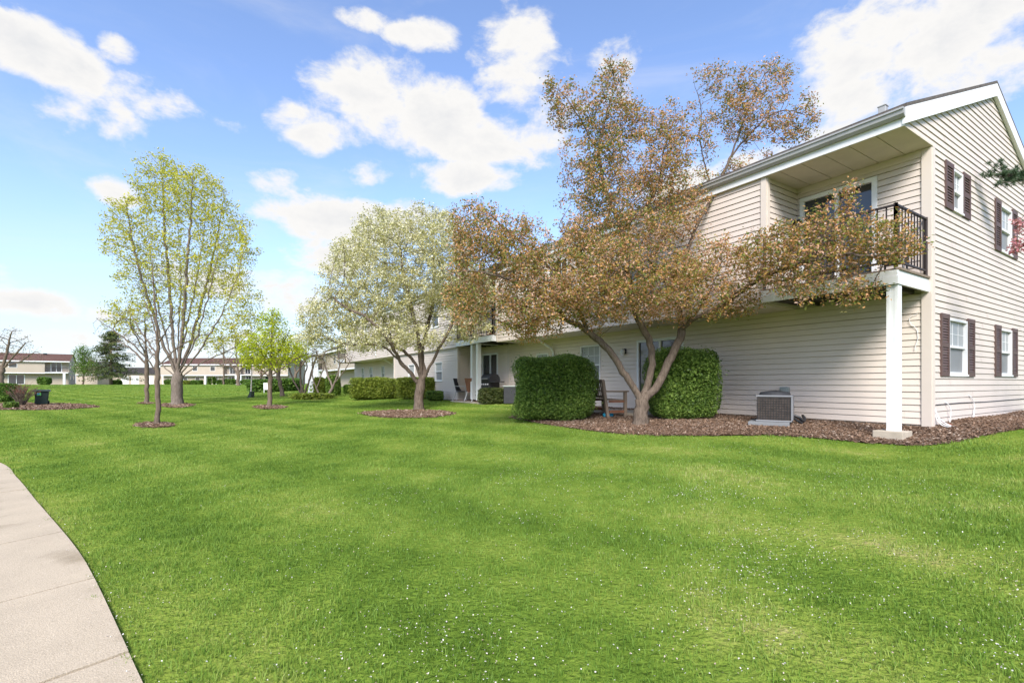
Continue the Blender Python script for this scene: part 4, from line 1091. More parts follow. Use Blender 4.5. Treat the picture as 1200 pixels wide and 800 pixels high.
    limbs = [wl(Y, [(491, 481, 0), (491, 462, 0), (494, 446, 0)]),
             wl(Y, [(492, 452, 0), (482, 438, -.2), (470, 425, -.3), (458, 413, -.4), (446, 405, -.5), (428, 403, -.7), (408, 404, -.9)]),
             wl(Y, [(494, 446, 0), (486, 425, .2), (474, 412, .3), (462, 405, .5), (452, 380, .6), (440, 350, .7)]),
             wl(Y, [(494, 446, 0), (492, 415, 0), (489, 390, 0), (482, 360, 0), (474, 325, 0), (468, 290, 0)]),
             wl(Y, [(494, 446, 0), (506, 425, -.2), (516, 405, -.3), (526, 388, -.5), (536, 365, -.6), (546, 340, -.6)]),
             wl(Y, [(498, 437, 0), (495, 410, .5), (502, 380, .8), (508, 345, .9), (508, 300, .9), (505, 265, .8)]),
             wl(Y, [(470, 425, -.3), (452, 395, -1.0), (430, 372, -1.3), (405, 360, -1.3), (385, 345, -1.2)])]
    att = px_ell(rng, Y, [(460, 325, 72, 68, 0, 2.2, 950), (405, 365, 42, 38, -.3, 1.5, 330), (515, 310, 45, 60, .2, 2.0, 480), (455, 270, 42, 26, 0, 1.3, 200), (505, 262, 34, 22, .2, 1.2, 140), (376, 392, 26, 16, -.4, 1, 90), (545, 350, 36, 55, 0, 1.5, 320), (425, 400, 40, 14, -.4, 1.4, 140), (480, 395, 50, 16, -.3, 1.6, 140), (395, 325, 22, 30, 0, .8, 60), (372, 372, 24, 20, -.4, 1, 130), (364, 396, 18, 11, -.5, .8, 60), (420, 300, 30, 26, 0, 1.2, 120)], front_of, 2.4)
    att = clump(att, 2.6, -0.9, rng, 0.2)
    make_tree('blossom_tree', b, limbs, att, 'broad tree covered in creamy white blossom on a short forked trunk', 'tree', M['blossom_tree'], M['bark'],
              0.165, 0.0045, 0.62, 0.13, 1.5, 0.16, maxcnt=8, per=14, spread=0.07, lsize=0.072, seed=4, extra=('blossoms', M['petal'], 8, 0.08, 0.058, 0.95), clus=0.58)
    # ---- tall maple
    b = G(207, 474.5); Y = b[1]
    limbs = [wl(Y, [(207, 475, 0), (207, 455, 0), (208, 436, 0)]),
             wl(Y, [(208, 436, 0), (203, 400, 0), (199, 340, .3), (193, 270, .5), (190, 205, .5)]),
             wl(Y, [(208, 436, 0), (213, 395, -.3), (218, 330, -.5), (223, 260, -.6), (226, 205, -.6)]),
             wl(Y, [(208, 440, 0), (222, 405, .4), (239, 345, .8), (254, 280, 1), (263, 225, 1)]),
             wl(Y, [(208, 442, 0), (233, 412, -.5), (258, 370, -.9), (278, 325, -1.1), (289, 280, -1.2)]),
             wl(Y, [(208, 440, 0), (191, 402, -.4), (172, 345, -.8), (157, 290, -1), (148, 240, -1.1)]),
             wl(Y, [(207, 444, 0), (182, 418, .6), (158, 388, 1.0), (137, 362, 1.2)]),
             wl(Y, [(209, 444, 0), (238, 424, .6), (272, 408, 1), (298, 385, 1.2)]),
             wl(Y, [(208, 436, 0), (209, 390, 1.0), (212, 320, 1.8), (208, 250, 2.0)]), wl(Y, [(208, 440, 0), (197, 405, .8), (183, 345, 1.2), (173, 270, 1.4), (170, 225, 1.3)]), wl(Y, [(208, 438, 0), (228, 400, -.8), (246, 340, -1.2), (255, 300, -1.4)]), wl(Y, [(208, 438, 0), (216, 395, .9), (230, 330, 1.3), (240, 262, 1.5), (243, 215, 1.4)])]
    att = px_ell(rng, Y, [(192, 225, 32, 38, .4, 1.8, 260), (230, 235, 34, 40, -.4, 1.8, 260), (160, 285, 28, 55, -.6, 1.8, 240), (262, 290, 32, 60, .2, 2.0, 300), (210, 320, 62, 70, .3, 2.6, 520), (284, 365, 20, 38, 0, 1.6, 140), (192, 195, 14, 16, .4, .8, 44), (145, 262, 18, 28, -.8, 1.0, 70), (150, 370, 24, 26, .8, 1.4, 90), (250, 395, 34, 20, .4, 1.6, 100), (228, 205, 12, 12, -.5, .6, 30)], None, 2.2)
    c0 = W(210, 330, Y)
    thin = lambda C: np.clip(0.5 + 0.62 * np.sqrt(((C[:, 0] - c0[0]) / 4.2) ** 2 + ((C[:, 1] - c0[1]) / 3.2) ** 2 + ((C[:, 2] - c0[2]) / 7.2) ** 2) ** 2, 0, 1)
    make_tree('maple_tree', b, limbs, att, 'tall upright maple with many ascending stems and sparse yellow-green leaves', 'tree', M['maple'], M['bark_grey'],
              0.27, 0.005, 0.70, 0.24, 2.6, 0.26, maxcnt=7, per=13, spread=0.12, lsize=0.125, seed=6, up=0.35, thin=thin, wob=0.12, clus=0.72)
    # ---- slim bare tree in front of it
    b = G(185, 497.5); Y = b[1]
    limbs = [wl(Y, [(185, 498, 0), (185, 460, 0), (184.5, 430, 0), (184, 395, 0), (182, 360, 0), (179, 320, 0), (178, 300, 0)]),
             wl(Y, [(185, 437, 0), (165, 412, -.3), (140, 392, -.5), (114, 374, -.6)]), wl(Y, [(184.5, 430, 0), (205, 410, .3), (222, 400, .4), (240, 392, .5)]),
             wl(Y, [(184, 415, 0), (166, 390, .4), (152, 365, .6), (146, 345, .6)]), wl(Y, [(184, 405, 0), (200, 380, -.4), (212, 355, -.5), (214, 338, -.5)]),
             wl(Y, [(185, 425, 0), (170, 408, .7), (150, 402, 1.2), (128, 398, 1.4)]), wl(Y, [(184, 395, 0), (176, 370, .1), (165, 340, .2)])]
    att = px_ell(rng, Y, [(180, 330, 28, 36, 0, .8, 80), (145, 385, 34, 22, 0, .9, 80), (215, 385, 30, 26, 0, .9, 70), (182, 385, 45, 36, 0, 1.1, 120)], None, 1.6)
    make_tree('slim_tree', b, limbs, att, 'slim young tree with nearly bare brown branches standing nearest on the left lawn', 'tree', M['bud'], M['bark_far'],
              0.072, 0.0035, 0.62, 0.12, 1.5, 0.15, maxcnt=3, per=1, spread=0.04, lsize=0.055, seed=8, up=0.1)
    b = G(172, 472.5); Y = b[1]
    limbs = [wl(Y, [(172, 473, 0), (172, 445, 0), (172, 420, 0), (170, 385, 0), (170, 365, 0)]), wl(Y, [(172, 428, 0), (155, 410, .3), (135, 398, .5)]), wl(Y, [(172, 425, 0), (188, 408, -.3), (200, 398, -.5)]), wl(Y, [(172, 418, 0), (160, 395, -.4), (150, 378, -.6)])]
    att = px_ell(rng, Y, [(168, 395, 36, 28, 0, 1.6, 160), (145, 405, 24, 16, 0, 1.2, 60), (172, 370, 20, 14, 0, 1, 40)])
    make_tree('slim_tree', b, limbs, att, 'smaller bare tree behind and just left of the tall maple', 'tree', M['bud'], M['bark_far'],
              0.11, 0.005, 0.62, 0.2, 2.0, 0.25, maxcnt=3, per=1, spread=0.08, lsize=0.085, seed=9, up=0.08)
    # ---- small lime tree
    b = G(316, 476.5); Y = b[1]
    limbs = [wl(Y, [(316, 477, 0), (316.5, 455, 0), (317, 440, 0), (318, 410, 0), (319, 380, 0), (319, 362, 0)]), wl(Y, [(317, 443, 0), (300, 428, .3), (285, 415, .4)]), wl(Y, [(317, 441, 0), (335, 428, -.3), (350, 418, -.4)]), wl(Y, [(317, 432, 0), (305, 410, -.4), (298, 395, -.6)]), wl(Y, [(317, 428, 0), (330, 405, .4), (338, 390, .5)])]
    att = px_ell(rng, Y, [(317, 408, 36, 25, 0, 1.3, 300), (348, 414, 16, 14, 0, .8, 80), (293, 412, 18, 14, 0, .8, 80), (319, 378, 18, 16, 0, .8, 90), (305, 425, 24, 10, 0, .9, 70)], None, 2.4)
    make_tree('lime_tree', b, limbs, att, 'small young tree with bright lime-green leaves on a straight trunk', 'tree', M['lime'], M['bark_far'],
              0.10, 0.0045, 0.62, 0.13, 1.5, 0.18, maxcnt=5, per=11, spread=0.10, lsize=0.10, seed=10)
    b = G(331, 464); Y = b[1]
    limbs = [wl(Y, [(331, 464, 0), (328, 448, 0), (325, 436, 0), (322, 420, 0)]), wl(Y, [(325, 436, 0), (332, 420, 0), (338, 405, 0)]), wl(Y, [(325, 438, 0), (314, 425, .4), (306, 415, .6)])]
    att = px_ell(rng, Y, [(326, 412, 26, 18, 0, 1.8, 150), (350, 415, 14, 12, 0, 1, 40)])
    make_tree('young_tree', b, limbs, att, 'thin leaning tree with reddish brown twigs beside the ring hedge', 'tree', M['redtree'], M['bark_far'],
              0.13, 0.007, 0.5, 0.25, 2.2, 0.38, maxcnt=3, per=3, spread=0.15, lsize=0.13, seed=12)
    # ---- multi-stemmed small trees
    b = G(354, 463.5); Y = b[1]
    limbs = [wl(Y, [(354, 464, 0), (346, 450, 0), (340, 436, .2), (336, 420, .2)]), wl(Y, [(354, 464, 0), (352, 446, .3), (352, 430, .3), (350, 412, .3)]), wl(Y, [(355, 464, 0), (362, 448, -.2), (366, 432, -.3), (372, 415, -.3)]), wl(Y, [(355, 463, 0), (356, 445, -.3), (360, 425, -.4)]), wl(Y, [(354, 463, 0), (364, 454, 0), (374, 440, 0)])]
    att = px_ell(rng, Y, [(345, 418, 18, 16, 0, 1.4, 120), (368, 418, 18, 14, 0, 1.4, 110)])
    make_tree('multi_stem_tree', b, limbs, att, 'multi-stemmed small tree with dark spreading stems right of the lime-green tree', 'tree', M['bud'], M['bark_far'],
              0.10, 0.006, 0.35, 0.2, 2, 0.32, maxcnt=3, per=5, spread=0.13, lsize=0.10, seed=13)
    b = G(385, 466.3); Y = b[1]
    limbs = [wl(Y, [(385, 467, 0), (388, 458, 0), (391, 450, 0), (396, 440, 0), (398, 425, 0)]), wl(Y, [(390, 453, 0), (385, 443, .2), (382, 432, .3), (378, 418, .3)]), wl(Y, [(391, 450, 0), (402, 436, -.2), (410, 424, -.3)])]
    att = px_ell(rng, Y, [(392, 417, 26, 13, 0, 1.3, 150), (378, 422, 14, 12, 0, 1, 50)])
    make_tree('multi_stem_tree', b, limbs, att, 'small forked tree with a pale crooked stem left of the white-posted end balcony', 'tree', M['bud'], M['bark_grey'],
              0.075, 0.005, 0.45, 0.18, 1.8, 0.28, maxcnt=3, per=5, spread=0.12, lsize=0.09, seed=14)
    b = G(375, 464); Y = b[1]
    limbs = [wl(Y, [(375, 464, 0), (371, 455, 0), (367, 446, 0), (366, 432, 0)]), wl(Y, [(371, 455, 0), (376, 440, .2), (380, 428, .3)])]
    att = px_ell(rng, Y, [(368, 424, 12, 10, 0, 1, 50)])
    make_tree('multi_stem_tree', b, limbs, att, 'thin leaning stemmed tree between the two multi-stemmed trees', 'tree', M['bud'], M['bark_grey'], 0.055, 0.005, 0.45, 0.18, 1.8, 0.28, maxcnt=3, per=4, spread=0.1, lsize=0.09, seed=15)

    # ---- far trees
    def far_tree(name, px, py, Y, limbs, ells, label, leafm, rb, per, ls, seed, rt=0.02, D=0.6, infl=6, kill=1.0, maxcnt=3, cat='tree', spread=0.3, sink=0.2):
        x = (px - CX) / F * Y; z = float(ground(x, Y)); b = (x, Y, z)
        lb = [wl(Y, l) for l in limbs]; lb[0][0] = np.array([lb[0][0][0], Y, z - sink])
        return make_tree(name, b, lb, px_ell(rng, Y, ells), label, cat, leafm, M['bark_far'], rb, rt, 0.66, D, infl, kill, maxcnt, per, spread, ls, seed)
    far_tree('bare_tree', 1, 452, 62, [[(1, 452, 0), (1, 440, 0), (3, 430, 0), (8, 412, 0), (12, 395, 0)], [(3, 432, 0), (18, 415, 0), (30, 402, 0)], [(2, 434, 0), (-12, 415, 0), (-22, 400, 0)], [(3, 430, 0), (22, 424, 1), (38, 414, 1)]],
             [(8, 402, 26, 20, 0, 3, 200), (28, 410, 16, 12, 0, 2, 80), (-20, 405, 24, 20, 0, 3, 120), (34, 418, 10, 8, 0, 1.5, 30)], 'bare budding tree in front of the red-roofed building at far left', M['bud'], 0.33, 3, 0.16, 21, 0.015, 0.4, 4, 0.6)
    far_tree('leafy_tree', 97, 451, 96, [[(97, 451, 0), (98, 440, 0), (97, 425, 0), (97, 412, 0)], [(98, 440, 0), (104, 430, 0), (108, 424, 0)], [(98, 438, 0), (92, 428, 0)]],
             [(98, 418, 9, 13, 0, 1.6, 500), (105, 431, 12, 9, 0, 1.6, 480), (94, 432, 7, 8, 0, 1.3, 240)], 'fresh green leafy tree at the corner of the far left building', M['green_leaf'], 0.16, 7, 0.26, 22, 0.015, 0.25, 4, 0.3, 5)
    far_tree('bare_tree', 279, 452, 88, [[(279, 452, 0), (279, 440, 0), (278, 425, 0), (276, 405, 0), (276, 392, 0)], [(279, 438, 0), (265, 420, 0), (255, 408, 0)], [(279, 436, 0), (292, 420, 0), (302, 408, 0)], [(278, 430, 0), (262, 428, 1), (248, 424, 1)]],
             [(275, 412, 28, 22, 0, 4, 260), (255, 425, 16, 10, 0, 3, 80), (298, 418, 14, 14, 0, 3, 80)], 'bare spreading tree before the balconies of the far red-roofed building', M['bud'], 0.30, 3, 0.22, 23, 0.02, 0.5, 5, 0.85)
    far_tree('red_tree', 305, 452, 92, [[(305, 452, 0), (306, 440, 0), (308, 428, 0)], [(306, 440, 0), (320, 430, 0), (330, 426, 0)]],
             [(310, 432, 18, 9, 0, 3, 130), (325, 428, 12, 7, 0, 2, 60)], 'low dark red budding tree behind the ring hedge', M['redtree'], 0.2, 5, 0.30, 24)
    far_tree('bare_tree', 262, 452, 118, [[(262, 452, 0), (262, 430, 0), (262, 405, 0)], [(262, 430, 0), (275, 412, 0)]],
             [(263, 408, 16, 14, 0, 4, 160)], 'thin bare tree rising behind the roof of the far red-roofed building', M['bud'], 0.2, 2, 0.24, 25)
    far_tree('bare_tree', 345, 455, 70, [[(345, 455, 0), (346, 440, 0), (347, 415, 0), (348, 400, 0)], [(346, 438, 0), (360, 420, 0)]],
             [(352, 412, 22, 18, 0, 3, 220), (378, 416, 18, 12, 0, 2.5, 120), (404, 420, 14, 8, 0, 2, 60)], 'hazy olive budding tree behind the multi-stemmed trees', M['bud'], 0.2, 4, 0.22, 26, 0.015, 0.4, 4, 0.6)
    # evergreen
    Yc = 95; b = np.array([(130 - CX) / F * Yc, Yc, 0]); b[2] = float(ground(b[0], b[1]))
    root = thing('spruce_tree', b, 'dark spreading evergreen tree between the far left building and the white garages', 'tree')
    tr = MB(); tr.tube([b + [0, 0, -.3], b + [0, 0, 4], b + [0, 0, 10.0]], [0.28, 0.2, 0.03], 8)
    C = []; r2 = np.random.default_rng(31)
    for k in range(190):
        h = r2.uniform(0.05, 1.0); z = 1.2 + h * 9.0; a = r2.uniform(0, 6.28); L = (1.0 - h) ** 0.6 * 5.0 * r2.uniform(0.5, 1.1) + 0.4
        d = np.array([math.cos(a), math.sin(a), -0.12 - 0.15 * (1 - h)]); p0 = b + [0, 0, z]
        if k % 2 == 0: tr.tube([p0, p0 + d * L], [0.04, 0.012], 4)
        t = r2.uniform(0.15, 1.0, 54)[:, None]; q = p0 + d * L * t + np.array([0, 0, 1.0]) * 0.25 * t ** 2 * L * 0.3
        C.append(q + r2.normal(0, 1, q.shape) * np.array([0.26, 0.26, 0.13]))
    tr.build('trunk', M['bark_far'], root, smooth=True)
    link('crown', foliage_mesh('crown', np.concatenate(C), 0.34, r2, ratio=0.4), M['conifer'], root)
    # ---- trees just outside the frame on the right whose branches reach in
    b = np.array([12.9, 9.2, float(ground(12.9, 9.2))])
    root = thing('pine_tree', b, 'green pine whose long-needled branch reaches in at the right beside the gable wall', 'tree')
    tr = MB(); r2 = np.random.default_rng(41); tr.tube([b + [0, 0, -.1], b + [0.05, 0, 3], b + [0, 0.05, 7.6]], [0.14, 0.10, 0.02], 9); C = []; S = []
    brs = [(W(1177, 205, 9.75), 5.0)] + [None] * 34
    for k, br in enumerate(brs):
        if br: tip, z = np.array(br[0]), br[1]
        else:
            z = r2.uniform(1.8, 7.3); a = r2.uniform(-1.75, 2.05); L = (8.4 - z) * 0.26 + 0.3
            if z < 5.9: L *= 0.72
            tip = b + np.array([math.cos(a) * L, math.sin(a) * L * 0.72, z - b[2] * 0 + 0.1])
        p0 = b + np.array([0, 0, z]) if not br else np.array([b[0], b[1], z])
        P = smooth_path([p0, (p0 + tip) / 2 + [0, 0, -0.08], tip], 5); tr.tube(P, list(np.linspace(0.028, 0.006, len(P))), 5)
        if br:
            for _ in range(26):
                e = tip + r2.normal(0, 0.17, 3) * [1.2, 0.6, 0.9]; a_ = P[-1 - int(r2.integers(0, 4))]; tr.tube([a_, (a_ + e) / 2 + [0, 0, -.02], e], [0.009, 0.007, 0.004], 4)
                S += [a_ + (e - a_) * t for t in (0.5, 0.75, 1.0)]
        for t in np.linspace(0.3, 1, 9):
            c = P[min(int(t * (len(P) - 1)), len(P) - 1)]
            for _ in range(3):
                S.append(c + r2.normal(0, 0.075, 3) * np.array([1, 1, 0.6]) + [0, 0, 0.03])
    tr.build('trunk', M['bark_grey'], root, smooth=True)
    V = []; r2 = np.random.default_rng(42)
    S = np.array(S); n = 70; D = r2.normal(0, 1, (len(S), n, 3)); D[..., 2] += 0.5; D /= np.linalg.norm(D, axis=2)[..., None]
    sd = np.cross(D, r2.normal(0, 1, D.shape)); sd /= np.linalg.norm(sd, axis=2)[..., None]
    a0 = S[:, None, :] + D * 0.01; a1 = S[:, None, :] + D * r2.uniform(0.06, 0.10, (len(S), n, 1))
    V = np.stack([a0 - sd * 0.0045, a0 + sd * 0.0045, a1], 2).reshape(-1, 3)
    link('needles', np_mesh('needles', V, np.arange(len(V)).reshape(-1, 3), {'rnd': np.repeat(r2.uniform(0, 1, len(V) // 3), 3)}), M['pine'], root)
    b = np.array([10.9, 7.4, float(ground(10.9, 7.4))]); Y = 7.9
    limbs = [[b + [0, 0, -.05], b + [0.03, 0, .8], b + [0, 0.05, 1.5]], [b + [0, 0, 1.5], b + [-.3, .1, 2.2], b + [-.7, .15, 2.9], W(1225, 285, 7.95), W(1192, 292, 7.95)], [b + [0, 0, 1.5], b + [.4, .1, 2.4], b + [.6, .1, 3.4]], [b + [-.3, .1, 2.2], b + [-.2, .2, 3.2], b + [-.3, .2, 4.0]],
             [b + [-.7, .15, 2.9], W(1225, 255, 7.9), W(1203, 258, 7.9), W(1190, 262, 7.9)]]
    att = np.concatenate([px_ell(rng, 7.9, [(1192, 262, 11, 9, 0, .12, 60), (1188, 290, 14, 11, .05, .14, 110), (1215, 275, 20, 25, 0, .3, 120)]), ell(rng, 130, b + [0.1, 0.1, 3.3], (0.95, 0.75, 1.1)), ell(rng, 60, b + [0.5, 0.0, 2.6], (0.7, 0.6, 0.6))])
    att = att[att[:, 0] / att[:, 1] > 1.006]
    make_tree('pink_crabapple', b, limbs, att, 'pink-flowering crabapple whose sprays reach in at the right in front of the upper window', 'tree', M['pink'], M['bark'],
              0.06, 0.003, 0.5, 0.07, 1.0, 0.1, maxcnt=4, per=9, spread=0.03, lsize=0.045, seed=44, ratio=0.75)

def build_shrubs():
    U3 = math.atan2(UD[1], UD[0])
    c = W(650, 455, 12.35); hedge('clipped_hedge', (c[0], c[1]), (2.00, 1.35, 1.56), -0.12, 'dense dark green clipped hedge left of the wooden bench', M['hedge'], 30000, 0.042, 51)
    c = W(799, 455, 11.55); hedge('clipped_hedge', (c[0], c[1]), (1.62, 1.15, 1.60), -0.2, 'dense dark green clipped hedge directly behind the crabapple trunk', M['hedge'], 22000, 0.042, 52)
    a = G(415, 469); b = G(512, 468)
    for (x0, x1, y1, top, lab, sd) in ((411, 466, 468.5, 443.5, 'yellow-green hedge below the windows, left end of the row', 53), (466, 516, 468, 443, 'yellow-green hedge between the white-blossomed tree and the wall', 54)):
        p = G((x0 + x1) / 2, y1); Yc = p[1] + 0.6; w = (x1 - x0) / F * Yc; h = (y1 - top) / F * p[1]
        hedge('loose_hedge', (p[0] * Yc / p[1], Yc), (w * 1.04, 1.3, h), -0.1, lab, M['hedge_lime'], 11000, 0.075, sd, rough=0.12)
    p = G(508, 470); hedge('low_shrub', (p[0], p[1] + 0.4), (0.75, 0.7, 0.42), 0, 'low dark shrub at the right end of the yellow-green hedge', M['hedge'], 2600, 0.055, 55, 'shrub', rough=0.1)
    p = G(577, 474); hedge('low_shrub', (p[0], p[1] + 0.5), (1.15, 0.9, 0.58), 0, 'low rounded yew shrub in front of the black grill', M['hedge_dk'], 4200, 0.055, 56, 'shrub', rough=0.12)
    p = G(364, 468); hedge('flower_border', (p[0], p[1] + 0.3), (2.6, 1.0, 0.28), 0, 'low strip of lime-green border plants under the multi-stemmed trees', M['hedge_lime'], 2600, 0.085, 57, 'border plants', rough=0.2)
    for (x0, x1, y1, top, lab, m, sd) in ((381, 395, 464.5, 441, 'tall dark green clipped shrub left of the end balcony post', 'hedge', 58), (367, 379, 463.5, 443.5, 'olive-green clipped shrub behind the thin stems', 'hedge_lime', 59), (402, 410, 462, 452, 'low hedge behind the white end balcony post', 'hedge_far', 60)):
        p = G((x0 + x1) / 2, y1); w = (x1 - x0) / F * p[1]; h = (y1 - top) / F * p[1]
        hedge('clipped_shrub', (p[0], p[1] + w * 0.5), (w * 1.05, w, h), 0, lab, M[m], 2600, 0.11, sd, 'shrub')
    # ring hedge
    p = G(322, 459.5); Yc = p[1] + 3; cx = (322 - CX) / F * Yc
    root = thing('ring_hedge', (cx, Yc, float(ground(cx, Yc))), 'curved clipped green hedge forming a ring on the far lawn', 'hedge'); r2 = np.random.default_rng(61); n = 9000; R = 24.5 / F * p[1]
    a = r2.uniform(0, 6.283, n); u = superbox(n, (0, 0, 0), (0.95, 0.95, 1.08), 0, r2, rough=0.08)
    x = cx + (R + u[:, 0]) * np.cos(a); y = Yc + (R * 1.0 + u[:, 0]) * np.sin(a); C = np.stack([x, y, ground(x, y) + 0.58 + u[:, 2]], 1)
    link('foliage', foliage_mesh('foliage', C, 0.20, r2, ratio=0.7, upbias=0.6), M['hedge_far'], root)
    Ci = np.stack([cx + R * np.cos(a) + r2.normal(0, .18, n), Yc + R * np.sin(a) + r2.normal(0, .18, n), ground(x, y) + r2.uniform(0.05, 0.95, n)], 1)[:4000]
    link('foliage', foliage_mesh('foliage', Ci, 0.3, r2, ratio=0.8), M['hedge_far'], root)
    # far box hedges in front of the far buildings: photo columns, rows, depth
    far = [(214, 223, 446.5, 120, 'low pale hedge at the left end of the far row', 'hedge_lime'), (225, 231, 446, 120, 'small box hedge left of the downpipe on the far building', 'hedge_far'), (233, 237, 446, 120, 'narrow box hedge close to the downpipe on the far building', 'hedge_far'), (255, 260, 445.5, 120, 'small round clipped shrub right of the far doorway', 'hedge_far'),
           (263, 276, 444.5, 119, 'wide box hedge below the far balcony', 'hedge_far'), (282, 302, 445, 119, 'long box hedge under the far balconies, right of the bare tree', 'hedge_far'), (46, 58, 442.3, 106, 'square clipped hedge beside the patio door of the far left building', 'hedge_far'), (133, 141, 446, 100, 'small clipped shrub under the spruce before the white garages', 'hedge_far'),
           (244, 247, 443, 121, 'slim upright shrub left of the far doorway', 'hedge_far'), (250, 252, 442, 121, 'slim upright shrub right of the far doorway', 'hedge_far'), (194, 203, 445, 118, 'low hedge seen left of the maple trunk', 'hedge_far')]
    for i, (x0, x1, top, Yf, lab, m) in enumerate(far):
        x = ((x0 + x1) / 2 - CX) / F * Yf; w = (x1 - x0) / F * Yf; zt = EYE + (HY - top) / F * Yf; h = zt - float(ground(x, Yf))
        hedge('box_hedge', (x, Yf), (w, min(w, 1.6), h), 0, lab, M[m], 900, 0.3, 70 + i, 'hedge', 'clipped hedges along the far buildings')
    p = G(-2, 471); hedge('clipped_shrub', (p[0], p[1] + .5), (1.0, 1.0, 1.1), 0, 'rounded green shrub at the very left edge of the lawn', M['hedge_far'], 2200, 0.09, 90, 'shrub')
    p = G(8, 479); hedge('low_shrub', (p[0], p[1] + .2), (0.5, 0.4, 0.28), 0, 'tiny dark green shrub at the front of the left island bed', M['hedge'], 900, 0.06, 91, 'shrub')
    # twiggy bare shrub
    p = G(25, 475.5); r2 = np.random.default_rng(92); root = thing('twiggy_shrub', p, 'bare twiggy brown shrub left of the dark wheeled bin', 'shrub'); mb = MB(); C = []
    for k in range(90):
        a = r2.uniform(0, 6.28); t = r2.uniform(0.1, 0.8); h = r2.uniform(0.7, 1.12) * (1.15 - 0.4 * t)
        e = p + np.array([math.cos(a) * t, math.sin(a) * t, h]); m_ = p + np.array([math.cos(a) * t * .45, math.sin(a) * t * .45, h * .55]) + r2.normal(0, .03, 3); q0 = p + np.array([math.cos(a) * .1, math.sin(a) * .1, -.03])
        mb.tube([q0, m_, e], [0.012, 0.009, 0.004], 4)
        for j in range(3):
            e2 = m_ + (e - m_) * r2.uniform(0, .7); mb.tube([e2, e2 + (e - m_) * .4 + r2.normal(0, .1, 3)], [0.006, 0.003], 4)
        C += [e + r2.normal(0, .05, 3) for _ in range(5)]
    mb.build('stems', M['bark_far'], root); link('foliage', foliage_mesh('foliage', np.array(C), 0.06, r2), M['redtree'], root)
# ================================================================== things around the building
class Lc:     # local frame on the ground: x right, y forward, rotated by rz
    def __init__(s, p, rz): s.p = np.array(p, float); s.c, s.s = math.cos(rz), math.sin(rz); s.rz = rz
    def __call__(s, x, y, z): return s.p + np.array([x * s.c - y * s.s, x * s.s + y * s.c, z])
    def box(s, mb, x0, x1, y0, y1, z0, z1): return mb.hexa([s(x, y, z) for z in (z0, z1) for x, y in ((x0, y0), (x1, y0), (x1, y1), (x0, y1))])

